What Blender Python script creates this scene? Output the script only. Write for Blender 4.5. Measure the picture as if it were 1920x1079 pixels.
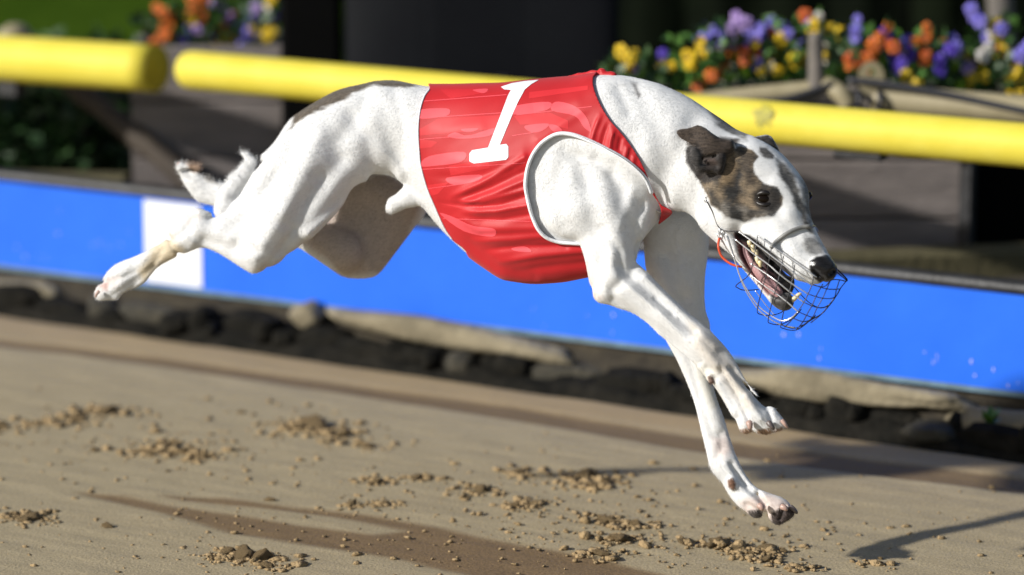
import bpy, math, random
import numpy as np
from mathutils import Vector, Matrix

# ------------------------------------------------------------------ camera, sky, sun
for o in list(bpy.data.objects): bpy.data.objects.remove(o)
scene = bpy.context.scene
COL = scene.collection
FPX, DOG = 6000.0, 6.0                 # focal length in photo pixels, distance of the dog (m)
PITCH = math.atan(1280 / FPX)
CAM = np.array([0.0, 0.0, 1.76])
RT = np.array([1.0, 0, 0]); FW = np.array([0, math.cos(PITCH), -math.sin(PITCH)]); UP = np.cross(RT, FW)
cd = bpy.data.cameras.new('camera'); cam = bpy.data.objects.new('camera', cd); COL.objects.link(cam)
cam.location = CAM; cam.rotation_euler = (math.pi/2 - PITCH, 0, 0)
cd.sensor_width = 36; cd.lens = 36 * FPX / 1920; cd.clip_end = 500; cd.clip_start = 0.1
cd.dof.use_dof = True; cd.dof.focus_distance = 5.90; cd.dof.aperture_fstop = 1.45; cd.dof.aperture_blades = 0
scene.camera = cam
SUN_EL = math.radians(26); LH = np.array([0.93, 0.37]); LH /= np.linalg.norm(LH)
LDIR = Vector((LH[0]*math.cos(SUN_EL), LH[1]*math.cos(SUN_EL), -math.sin(SUN_EL)))
world = bpy.data.worlds.new('World'); scene.world = world; world.use_nodes = True
wn = world.node_tree.nodes; sky = wn.new('ShaderNodeTexSky'); sky.sky_type = 'NISHITA'; sky.sun_disc = False
sky.sun_elevation = SUN_EL; sky.sun_rotation = math.atan2(-LH[0], -LH[1])
world.node_tree.links.new(sky.outputs[0], wn['Background'].inputs[0]); wn['Background'].inputs[1].default_value = 0.075
sd_ = bpy.data.lights.new('sun', 'SUN'); sd_.energy = 4.8; sd_.angle = math.radians(2.0); sd_.color = (1.0, 0.965, 0.91)
sun = bpy.data.objects.new('sun', sd_); COL.objects.link(sun); sun.rotation_euler = LDIR.to_track_quat('-Z', 'Y').to_euler()
vs = scene.view_settings; vs.view_transform = 'Standard'; vs.look = 'None'; vs.exposure = 0.15; vs.gamma = 1.0
scene.render.engine = 'CYCLES'; scene.render.resolution_x = 1024; scene.render.resolution_y = 575

random.seed(7); rng = np.random.default_rng(7)

# ------------------------------------------------------------------ pixel -> place helpers
def ray(px, py):
    return FW + RT*((px-960)/FPX) + UP*((539.5-py)/FPX)
def W(px, py, depth):                   # point at a pixel and a distance along the view axis
    return CAM + ray(px, py)*depth
def G(px, py, z=0.0):                   # point where a pixel meets level ground at height z
    d = ray(px, py); return CAM + d*((z-CAM[2])/d[2])
def WD(P):                              # dog space (px, py, mm towards camera) -> world, arrays
    P = np.asarray(P, float); dep = DOG - (P[:, 2] + 0.10*(P[:, 0]-1000))/1000      # the dog runs slightly towards the camera
    return (CAM + FW + RT*((P[:, 0:1]-960)/FPX) + UP*((539.5-P[:, 1:2])/FPX))*1.0*dep[:, None] - CAM*(dep[:, None]-1)

# ------------------------------------------------------------------ materials
def nt(m): return m.node_tree.nodes, m.node_tree.links
def mat(name, c1, c2=None, scale=8.0, rough=0.6, bump=0.0, bscale=40.0, detail=5, metal=0.0, spec=0.5, stretch=None, coat=0.0, sheen=0.0, c3=None, trans=0.0):
    m = bpy.data.materials.new(name); m.use_nodes = True; N, L = nt(m); p = N['Principled BSDF']
    p.inputs['Roughness'].default_value = rough; p.inputs['Metallic'].default_value = metal
    p.inputs['Specular IOR Level'].default_value = spec; p.inputs['Coat Weight'].default_value = coat
    p.inputs['Sheen Weight'].default_value = sheen
    tc = N.new('ShaderNodeTexCoord'); mp = N.new('ShaderNodeMapping'); L.new(tc.outputs['Object'], mp.inputs[0])
    if stretch: mp.inputs['Scale'].default_value = stretch
    if c2 is None: p.inputs['Base Color'].default_value = (*c1, 1)
    else:
        n = N.new('ShaderNodeTexNoise'); n.inputs['Scale'].default_value = scale; n.inputs['Detail'].default_value = detail
        n.inputs['Roughness'].default_value = 0.65
        L.new(mp.outputs[0], n.inputs['Vector']); r = N.new('ShaderNodeValToRGB')
        r.color_ramp.elements[0].position = 0.33; r.color_ramp.elements[1].position = 0.67
        r.color_ramp.elements[0].color = (*c1, 1); r.color_ramp.elements[1].color = (*c2, 1)
        if c3:
            e = r.color_ramp.elements.new(0.76); e.color = (*c3, 1)
        L.new(n.outputs['Fac'], r.inputs[0]); L.new(r.outputs[0], p.inputs['Base Color'])
    if bump:
        b = N.new('ShaderNodeTexNoise'); b.inputs['Scale'].default_value = bscale; b.inputs['Detail'].default_value = 6
        L.new(mp.outputs[0], b.inputs['Vector']); bp = N.new('ShaderNodeBump'); bp.inputs['Strength'].default_value = bump
        bp.inputs['Distance'].default_value = 0.01; L.new(b.outputs['Fac'], bp.inputs['Height']); L.new(bp.outputs[0], p.inputs['Normal'])
    return m

M = dict(
    yellow=mat('yellow_paint', (0.66, 0.555, 0.055), (0.71, 0.61, 0.085), 9, 0.55, 0.08, 30, spec=0.2, detail=8),
    yellow_cap=mat('yellow_cap', (0.44, 0.37, 0.03), (0.38, 0.31, 0.03), 20, 0.6),
    scuff=mat('grey_scuff', (0.22, 0.20, 0.06), (0.5, 0.46, 0.06), 60, 0.7),
    blue=mat('blue_paint', (0.014, 0.128, 0.72), (0.020, 0.150, 0.82), 4, 0.5, 0.06, 20, spec=0.25, detail=8),
    bluechip=mat('chipped_paint', (0.35, 0.45, 0.75), (0.6, 0.55, 0.65), 60, 0.7),
    white=mat('white_paint', (0.80, 0.81, 0.80), (0.74, 0.76, 0.77), 6, 0.5),
    trimgrey=mat('grey_blue_edge', (0.14, 0.24, 0.32), (0.08, 0.13, 0.16), 14, 0.6),
    blackrub=mat('black_rubber', (0.008, 0.008, 0.009), (0.022, 0.023, 0.026), 10, 0.5, 0.2, 50),
    blackcab=mat('black_plastic', (0.0035, 0.004, 0.006), (0.005, 0.006, 0.008), 5, 0.6, spec=0.12),
    blackpost=mat('black_post_paint', (0.002, 0.002, 0.002), (0.003, 0.003, 0.003), 9, 0.8, spec=0.05),
    dark_sheet=mat('black_shade_stand_in', (0.003, 0.004, 0.003), (0.007, 0.010, 0.005), 3, 0.9, spec=0.02),  # black colour stands in for background shade
    plank=mat('grey_brown_timber', (0.15, 0.13, 0.122), (0.23, 0.20, 0.185), 5, 0.8, 0.4, 30, stretch=(1, 6, 6)),
    olive=mat('olive_timber', (0.07, 0.06, 0.025), (0.11, 0.095, 0.045), 6, 0.85, 0.4, 40),
    darkwood=mat('dark_pole', (0.035, 0.025, 0.018), (0.06, 0.045, 0.03), 12, 0.8, 0.4, 60),
    conduit=mat('tan_pipe', (0.27, 0.23, 0.13), (0.34, 0.29, 0.18), 9, 0.55, 0.1, 40),
    cable=mat('black_cable', (0.03, 0.03, 0.035), None, rough=0.45),
    greypost=mat('weathered_post', (0.16, 0.14, 0.12), (0.10, 0.09, 0.08), 16, 0.85, 0.5, 60),
    soil=mat('dark_soil', (0.018, 0.014, 0.009), (0.05, 0.04, 0.024), 16, 0.95, 0.8, 60),
    lawn=mat('lawn', (0.028, 0.058, 0.005), (0.05, 0.09, 0.009), 5, 1.0, 0.8, 80, spec=0.0),
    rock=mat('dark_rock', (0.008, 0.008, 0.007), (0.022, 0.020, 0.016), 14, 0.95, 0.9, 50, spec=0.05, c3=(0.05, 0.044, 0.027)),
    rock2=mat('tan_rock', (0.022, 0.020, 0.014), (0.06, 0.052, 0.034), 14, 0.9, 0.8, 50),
    slab=mat('pale_stone', (0.13, 0.11, 0.07), (0.27, 0.23, 0.15), 9, 0.9, 0.8, 30),
    clod=mat('sand_clod', (0.29, 0.205, 0.105), (0.43, 0.31, 0.17), 40, 0.95, 1.0, 120, spec=0.1),
    leaf=mat('leaf_green', (0.02, 0.055, 0.014), (0.045, 0.10, 0.022), 12, 0.5),
    leafl=mat('leaf_fresh', (0.05, 0.13, 0.02), (0.08, 0.19, 0.03), 12, 0.5),
    leafd=mat('leaf_dark', (0.015, 0.045, 0.012), (0.035, 0.085, 0.02), 12, 0.5),
    red=None, steel=mat('bright_steel', (0.78, 0.78, 0.78), None, rough=0.28, metal=0.9),
    darksteel=mat('dark_steel', (0.05, 0.05, 0.055), None, rough=0.4, metal=0.6),
    strap=mat('grey_sleeve', (0.20, 0.20, 0.19), None, rough=0.35),
    cord=mat('red_cord', (0.62, 0.07, 0.02), None, rough=0.4),
    jwhite=mat('white_binding', (0.80, 0.82, 0.85), (0.74, 0.76, 0.80), 60, 0.7, 0.2, 300),
    eye=mat('dark_eye', (0.008, 0.005, 0.003), None, rough=0.10, spec=0.14),
    tongue=mat('tongue_pink', (0.46, 0.25, 0.25), (0.30, 0.18, 0.19), 60, 0.3, 0.3, 400),
    tooth=mat('tooth_ivory', (0.72, 0.58, 0.30), (0.80, 0.72, 0.52), 80, 0.3),
    nail=mat('nail_pink', (0.50, 0.33, 0.27), (0.36, 0.24, 0.20), 120, 0.4),
    naild=mat('nail_dark', (0.10, 0.08, 0.075), (0.16, 0.13, 0.12), 120, 0.4),
)
FLOWER = {k: mat('petal_'+k, c, d, 30, 0.55) for k, c, d in [
    ('yellow', (0.80, 0.58, 0.012), (0.70, 0.45, 0.01)), ('orange', (0.72, 0.20, 0.012), (0.55, 0.10, 0.012)),
    ('rust', (0.50, 0.07, 0.012), (0.62, 0.15, 0.015)), ('violet', (0.11, 0.05, 0.52), (0.06, 0.03, 0.34)),
    ('lilac', (0.33, 0.20, 0.55), (0.45, 0.32, 0.60)), ('blue', (0.16, 0.14, 0.62), (0.24, 0.20, 0.60)), ('white', (0.62, 0.58, 0.62), (0.7, 0.66, 0.5))]}
EYEC = mat('petal_face', (0.02, 0.008, 0.02), None)

# ------------------------------------------------------------------ mesh helpers
def mk(V, F, name='m'):
    me = bpy.data.meshes.new(name); me.from_pydata([tuple(v) for v in V], [], [tuple(f) for f in F]); me.update(); return me
def mk_np(V, F, name='m'):
    F = np.asarray(F, np.int32); k = F.shape[1]; me = bpy.data.meshes.new(name)
    me.vertices.add(len(V)); me.vertices.foreach_set('co', np.asarray(V, np.float32).ravel())
    me.loops.add(F.size); me.loops.foreach_set('vertex_index', F.ravel())
    me.polygons.add(len(F)); me.polygons.foreach_set('loop_start', np.arange(0, F.size, k, dtype=np.int32)); me.update(calc_edges=True); me.validate(); return me
def tag(o, label, cat, group=None):
    o['label'] = label; o['category'] = cat
    if group: o['group'] = group
    return o
def kind(o, k): o['kind'] = k; return o
def empty(name, loc):
    o = bpy.data.objects.new(name, None); COL.objects.link(o); o.location = Vector(loc); o.empty_display_size = 0.1; return o
def child(name, V, F, m, parent, smooth=False):
    """V in world coordinates; stored relative to the thing's base"""
    root = parent
    while root.parent: root = root.parent
    V = np.asarray(V, float) - np.array(root.location)
    F = list(F); me = mk(V, F, name) if len({len(f) for f in F}) > 1 or len(F) < 200 else mk_np(V, F, name)
    o = bpy.data.objects.new(name, me); COL.objects.link(o); o.parent = parent
    if m is not None: me.materials.append(m)
    if smooth: me.polygons.foreach_set('use_smooth', np.ones(len(me.polygons), bool))
    return o
def single(name, V, F, m, smooth=False, base=None):
    V = np.asarray(V, float); c = V.mean(0); c[2] = V[:, 2].min()
    if base is not None: c = np.array(base)
    me = mk(V-c, F, name); o = bpy.data.objects.new(name, me); COL.objects.link(o); o.location = Vector(c)
    me.materials.append(m)
    if smooth: me.polygons.foreach_set('use_smooth', np.ones(len(me.polygons), bool))
    return o
def box(c, ax, ay, az, bev=0.0):
    """centre, three half-axis vectors; chamfered along its long edges"""
    c = np.array(c, float); ax, ay, az = (np.array(a, float) for a in (ax, ay, az))
    ly, lz = np.linalg.norm(ay), np.linalg.norm(az); b = min(bev, ly*.45, lz*.45)
    if b <= 0: prof = [(-1, -1), (1, -1), (1, 1), (-1, 1)]
    else:
        by, bz = b/ly, b/lz
        prof = [(-1, -1+bz), (-1+by, -1), (1-by, -1), (1, -1+bz), (1, 1-bz), (1-by, 1), (-1+by, 1), (-1, 1-bz)]
    k = len(prof); V = [c-ax+ay*p+az*q for p, q in prof] + [c+ax+ay*p+az*q for p, q in prof]
    F = [tuple(range(k))[::-1], tuple(range(k, 2*k))] + [(i, (i+1) % k, k+(i+1) % k, k+i) for i in range(k)]
    return V, F
def tube(pts, rad, seg=10, caps=True, flat=1.0):
    pts = np.asarray(pts, float); n = len(pts); rad = np.broadcast_to(np.asarray(rad, float), (n,))
    T = np.gradient(pts, axis=0); T /= np.linalg.norm(T, axis=1)[:, None]+1e-12
    a = np.cross(T[0], [0.13, 0.2, 1.0]); a /= np.linalg.norm(a); V = []; F = []
    for i in range(n):
        a = a - T[i]*np.dot(a, T[i]); a /= np.linalg.norm(a); b = np.cross(T[i], a)
        for j in range(seg):
            t = 2*math.pi*j/seg; V.append(pts[i]+(a*math.cos(t)+b*math.sin(t)*flat)*rad[i])
    for i in range(n-1):
        for j in range(seg):
            k = (j+1) % seg; F.append((i*seg+j, i*seg+k, (i+1)*seg+k, (i+1)*seg+j))
    if caps: F.append(tuple(range(seg))[::-1]); F.append(tuple(range((n-1)*seg, n*seg)))
    return V, F
def crom(P, n=6, closed=False):
    P = np.asarray(P, float); m = len(P); out = []
    for i in range(m if closed else m-1):
        if closed: p0, p1, p2, p3 = P[(i-1) % m], P[i], P[(i+1) % m], P[(i+2) % m]
        else: p0, p1, p2, p3 = P[max(i-1, 0)], P[i], P[i+1], P[min(i+2, m-1)]
        for t in np.linspace(0, 1, n, endpoint=False):
            out.append(0.5*((2*p1)+(p2-p0)*t+(2*p0-5*p1+4*p2-p3)*t*t+(-p0+3*p1-3*p2+p3)*t**3))
    if not closed: out.append(P[-1])
    return np.array(out)
def merge(parts):
    V = []; F = []
    for v, f in parts:
        o = len(V); V += list(v); F += [tuple(i+o for i in q) for q in f]
    return V, F
ICO = None
def ico(sub=2):
    global ICO
    import bmesh
    bm = bmesh.new(); bmesh.ops.create_icosphere(bm, subdivisions=sub, radius=1); V = np.array([v.co[:] for v in bm.verts]); F = [tuple(v.index for v in f.verts) for f in bm.faces]; bm.free()
    return V, F
def lump(sub, amp, seed):
    V, F = ico(sub); r = np.random.default_rng(seed); d = np.zeros(len(V))
    for f in (1.3, 2.6, 5.0, 9.0):
        for _ in range(3):
            k = r.normal(size=3)*f; d += np.sin(V@k + r.uniform(0, 6.28))*amp/f**0.8
    return V*(1+d)[:, None], F
def vnoise(x, y, seed=0, oct=4):
    r = np.random.default_rng(seed); out = np.zeros(np.broadcast(x, y).shape); a = 1.0
    for o in range(oct):
        for _ in range(4):
            th = r.uniform(0, 6.28); f = (2**o)*r.uniform(.7, 1.3)
            out += a*np.sin((x*math.cos(th)+y*math.sin(th))*f+r.uniform(0, 6.28))/4
        a *= 0.55
    return out

# ------------------------------------------------------------------ ground: the sand track
B0, B1 = G(0, 588), G(1920, 865)
TF = (B1-B0)/np.linalg.norm(B1-B0); NF_ = np.array([-TF[1], TF[0], 0.0])      # along the fence, away from the track
def FP(px, py, n):                      # pixel on the vertical plane n metres behind the track edge
    d = ray(px, py); t = (n-np.dot(CAM-B0, NF_))/np.dot(d, NF_); return CAM+d*t
def SN(s, n, z): return B0+TF*s+NF_*n+np.array([0, 0, z])
def sz(px, py, n): P = FP(px, py, n); return np.dot(P-B0, TF), P[2]
def poly_sd(poly, X, Y):
    """signed distance, positive inside"""
    poly = np.asarray(poly, float); shp = np.broadcast(X, Y).shape; X = np.broadcast_to(X, shp).ravel(); Y = np.broadcast_to(Y, shp).ravel()
    d2 = np.full(X.shape, 1e18); ins = np.zeros(X.shape, bool); m = len(poly)
    for i in range(m):
        ax, ay = poly[i]; bx, by = poly[(i+1) % m]; ex, ey = bx-ax, by-ay; wx, wy = X-ax, Y-ay
        t = np.clip((wx*ex+wy*ey)/(ex*ex+ey*ey+1e-12), 0, 1); dx, dy = wx-ex*t, wy-ey*t; d2 = np.minimum(d2, dx*dx+dy*dy)
        c = (ay > Y) != (by > Y)
        if ey != 0: ins ^= c & (X < ax+(Y-ay)*ex/ey)
    d = np.sqrt(d2); return np.where(ins, d, -d).reshape(shp)

def build_ground():
    # fine sheet in track coordinates (s along the fence, n across), coarse skirt to the horizon
    s0, s1, n0, n1 = -1.2, 4.0, -3.2, 0.06
    ss = np.linspace(s0, s1, 400); nn = np.linspace(n0, n1, 300)
    S, N = np.meshgrid(ss, nn); P = B0[None, None, :2]+TF[None, None, :2]*S[..., None]+NF_[None, None, :2]*N[..., None]
    # where each vertex falls on the photograph (used only to lay out the damp marks)
    def gp(px, py): q = G(px, py); return (np.dot(q-B0, TF), np.dot(q-B0, NF_))
    def mask(pts, soft): return np.clip(poly_sd(np.array([gp(*p) for p in pts]), S+vnoise(S*9, N*30, 3)*.006, N+vnoise(S*7, N*30, 5)*.006)/soft+.5, 0, 1)
    scr1 = mask([(140, 924), (230, 930), (330, 951), (450, 968), (560, 985), (700, 1003), (760, 995), (620, 968), (480, 951), (340, 938), (300, 930), (420, 934), (560, 952), (700, 968), (800, 985), (900, 1008), (1010, 1026), (1130, 1046), (1260, 1079), (1330, 1110), (1000, 1130), (880, 1079), (760, 1050), (600, 1026), (430, 998), (300, 962)], .02)
    rut = mask([(-60, 628), (300, 668), (620, 715), (960, 760), (1300, 815), (1600, 855), (1990, 905), (1990, 932), (1600, 885), (1300, 845), (960, 785), (620, 733), (300, 684), (-60, 640)], .02)
    edge = mask([(-60, 570), (1990, 860), (1990, 905), (1500, 838), (960, 762), (300, 668), (-60, 625)], .05)
    damp = np.clip(vnoise(S*1.1+3, N*5, 11)*.6+.35, 0, 1)
    Z = vnoise(S*3, N*5, 21)*.0012+vnoise(S*25, N*70, 22, 3)*.0013+vnoise(S*6, N*160, 23, 3)*.0003 - rut*.006 - scr1*.0015
    fade = np.clip((N-(-.02))/.05, 0, 1); Z = Z-fade*.03
    nv = S.size; V = np.zeros((nv, 3)); V[:, :2] = P.reshape(-1, 2); V[:, 2] = Z.ravel()
    r, c = S.shape; idx = np.arange(nv).reshape(r, c)
    F = np.stack([idx[:-1, :-1], idx[:-1, 1:], idx[1:, 1:], idx[1:, :-1]], -1).reshape(-1, 4)
    # skirt
    def bp(s, n, z=-.004): q = SN(s, n, 0); return [q[0], q[1], z]
    big = 120.0; cs = [(s0, n0), (s1, n0), (s1, n1), (s0, n1)]; bs = [(-big, -big), (big, -big), (big, big), (-big, big)]
    base = len(V); V = np.vstack([V, [bp(*q) for q in cs], [bp(*q) for q in bs]])
    F = np.vstack([F, [(base+i, base+4+i, base+4+(i+1) % 4, base+(i+1) % 4)[::-1] for i in range(4)]])
    me = mk_np(V, F, 'sand_track'); o = bpy.data.objects.new('sand_track', me); COL.objects.link(o)
    at = me.attributes.new('marks', 'FLOAT_COLOR', 'POINT'); A = np.zeros((len(V), 4), np.float32); A[:, 3] = 1
    A[:nv, 0] = scr1.ravel(); A[:nv, 1] = rut.ravel(); A[:nv, 2] = edge.ravel(); A[:nv, 3] = damp.ravel(); at.data.foreach_set('color', A.ravel())
    m = bpy.data.materials.new('track_sand'); m.use_nodes = True; NN, L = nt(m); p = NN['Principled BSDF']; p.inputs['Roughness'].default_value = 0.85; p.inputs['Specular IOR Level'].default_value = 0.3
    a = NN.new('ShaderNodeAttribute'); a.attribute_name = 'marks'; sp = NN.new('ShaderNodeSeparateColor'); L.new(a.outputs['Color'], sp.inputs[0])
    tc = NN.new('ShaderNodeTexCoord'); mp = NN.new('ShaderNodeMapping'); mp.inputs['Rotation'].default_value = (0, 0, -math.atan2(TF[1], TF[0]))
    L.new(tc.outputs['Object'], mp.inputs[0]); mp2 = NN.new('ShaderNodeMapping'); mp2.inputs['Scale'].default_value = (1.0, 5, 1); L.new(mp.outputs[0], mp2.inputs[0])
    n1_ = NN.new('ShaderNodeTexNoise'); n1_.inputs['Scale'].default_value = 5; n1_.inputs['Detail'].default_value = 8; n1_.inputs['Roughness'].default_value = .7; L.new(mp2.outputs[0], n1_.inputs['Vector'])
    n2_ = NN.new('ShaderNodeTexNoise'); n2_.inputs['Scale'].default_value = 190; n2_.inputs['Detail'].default_value = 3; L.new(tc.outputs['Object'], n2_.inputs['Vector'])
    r1 = NN.new('ShaderNodeValToRGB'); r1.color_ramp.elements[0].position = .3; r1.color_ramp.elements[1].position = .7
    r1.color_ramp.elements[0].color = (.355, .285, .172, 1); r1.color_ramp.elements[1].color = (.45, .365, .225, 1); L.new(n1_.outputs['Fac'], r1.inputs[0])
    def mix(fac, A_, col, k):
        mx = NN.new('ShaderNodeMix'); mx.data_type = 'RGBA'; mu = NN.new('ShaderNodeMath'); mu.operation = 'MULTIPLY'; mu.inputs[1].default_value = k
        L.new(fac, mu.inputs[0]); L.new(mu.outputs[0], mx.inputs[0]); L.new(A_, mx.inputs[6]); mx.inputs[7].default_value = (*col, 1); return mx.outputs[2]
    o1 = mix(sp.outputs[2], r1.outputs[0], (.40, .285, .145), .85)
    o1 = mix(a.outputs['Alpha'], o1, (.40, .35, .235), .3)
    o1 = mix(sp.outputs[1], o1, (.17, .11, .052), .88)
    o1 = mix(sp.outputs[0], o1, (.19, .122, .060), .92)
    mg = NN.new('ShaderNodeMix'); mg.data_type = 'RGBA'; mg.blend_type = 'MULTIPLY'; mg.inputs[0].default_value = .6
    r2 = NN.new('ShaderNodeValToRGB'); r2.color_ramp.elements[0].position = .35; r2.color_ramp.elements[1].position = .6; r2.color_ramp.elements[0].color = (.55, .55, .55, 1)
    L.new(n2_.outputs['Fac'], r2.inputs[0]); L.new(o1, mg.inputs[6]); L.new(r2.outputs[0], mg.inputs[7]); L.new(mg.outputs[2], p.inputs['Base Color'])
    b1 = NN.new('ShaderNodeBump'); b1.inputs['Strength'].default_value = .35; b1.inputs['Distance'].default_value = .006; L.new(n1_.outputs['Fac'], b1.inputs['Height'])
    b2 = NN.new('ShaderNodeBump'); b2.inputs['Strength'].default_value = .7; b2.inputs['Distance'].default_value = .002; L.new(n2_.outputs['Fac'], b2.inputs['Height']); L.new(b1.outputs[0], b2.inputs['Normal']); L.new(b2.outputs[0], p.inputs['Normal'])
    me.materials.append(m); me.polygons.foreach_set('use_smooth', np.ones(len(me.polygons), bool)); kind(o, 'structure')
build_ground()

# raised bank behind the rail, lawn beyond
def sheet(name, s0, s1, n0, n1, z, m, ns=60, nn=40, amp=.02, seed=1, zf=None):
    S, N = np.meshgrid(np.linspace(s0, s1, ns), np.linspace(n0, n1, nn)); Z = z+vnoise(S*4, N*4, seed)*amp
    if zf is not None: Z = Z+zf(S, N)
    P = B0+TF*S[..., None]+NF_*N[..., None]; P[..., 2] = Z; idx = np.arange(S.size).reshape(S.shape)
    F = np.stack([idx[:-1, :-1], idx[:-1, 1:], idx[1:, 1:], idx[1:, :-1]], -1).reshape(-1, 4)
    me = mk_np(P.reshape(-1, 3), F, name); o = bpy.data.objects.new(name, me); COL.objects.link(o); me.materials.append(m)
    me.polygons.foreach_set('use_smooth', np.ones(len(me.polygons), bool)); kind(o, 'structure'); return o
BANK = 0.225
sheet('soil_bank', -6, 8, 0.02, 2.05, BANK, M['soil'], 120, 60, .012, 4, lambda S, N: -np.clip((.24-N)/.2, 0, 1)*(BANK+.02))
sheet('lawn', -30, 40, 2.05, 60, BANK+.01, M['lawn'], 60, 60, .02, 5, lambda S, N: np.clip((N-2.05)/6, 0, 1)*.35)

# ------------------------------------------------------------------ blue rail board, kerb stones
def rail():
    nf = .12
    s_l, zb_l = sz(0, 497, nf); s_r, zb_r = sz(1920, 737, nf); zt_l = sz(0, 341, nf)[1]; zt_r = sz(1920, 556, nf)[1]
    k = lambda s, a, b: a+(b-a)*(s-s_l)/(s_r-s_l)
    e = empty('blue_rail_board', SN((s_l+s_r)/2, nf, 0))
    tag(e, 'long bright blue running rail board with a white painted patch beside the sand track', 'rail board')
    sa, sb = s_l-2.0, s_r+2.0
    def slab(a, b, z0f, z1f, n0, n1, name, m, par=e, dz0=0, dz1=0, bev=.004):
        z = [(z0f(a)+dz0, z1f(a)+dz1), (z0f(b)+dz0, z1f(b)+dz1)]
        V = [SN(a, n0, z[0][0]), SN(b, n0, z[1][0]), SN(b, n0, z[1][1]), SN(a, n0, z[0][1]), SN(a, n1, z[0][0]), SN(b, n1, z[1][0]), SN(b, n1, z[1][1]), SN(a, n1, z[0][1])]
        return child(name, V, [(0, 1, 2, 3), (5, 4, 7, 6), (4, 0, 3, 7), (1, 5, 6, 2), (3, 2, 6, 7), (4, 5, 1, 0)], m, par)
    zb = lambda s: k(s, zb_l, zb_r); zt = lambda s: k(s, zt_l, zt_r)
    face = slab(sa, sb, zb, zt, nf, nf+.03, 'board', M['blue'])
    wa = sz(272, 430, nf)[0]; wb = sz(378, 440, nf)[0]
    slab(wa, wb, zb, zt, nf-.003, nf, 'white_patch', M['white'], face, .006, -.004)
    slab(sa, sb, zb, zb, nf-.005, nf+.035, 'lower_edging', M['trimgrey'], e, -.010, .001)
    # rounded cap rail along the top
    P = [SN(s, nf+.022, zt(s)+.010) for s in np.linspace(sa, sb, 30)]
    V, F = tube(P, .019, 12, True, 1.0); child('cap_rail', V, F, M['blackrub'], e, True)
    for i in range(9):
        s = sa+(sb-sa)*(i+.5)/9; V, F = box(SN(s, nf+.06, .12), TF*.03, NF_*.028, np.array([0, 0, .13]), .005); child('post', V, F, M['blackrub'], e)
    # chips in the paint
    for i in range(44):
        px = random.uniform(1000, 1915); py = 560+(px-960)*.12+random.uniform(0, 95)
        if i > 32: px = random.uniform(20, 250); py = random.uniform(390, 490)
        s, z = sz(px, py, nf-.0015); a = random.uniform(.001, .0032); h = random.uniform(.0015, .006); V = []
        for j in range(9):
            t = j*.698; q = random.uniform(.6, 1.2); V.append(SN(s+a*q*math.cos(t), nf-.0015, z+h*q*math.sin(t)))
        if zb(s)+.01 < z < zt(s)-.01: child('paint_chip', V, [tuple(range(9))], M['bluechip'], face)
rail()

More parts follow.
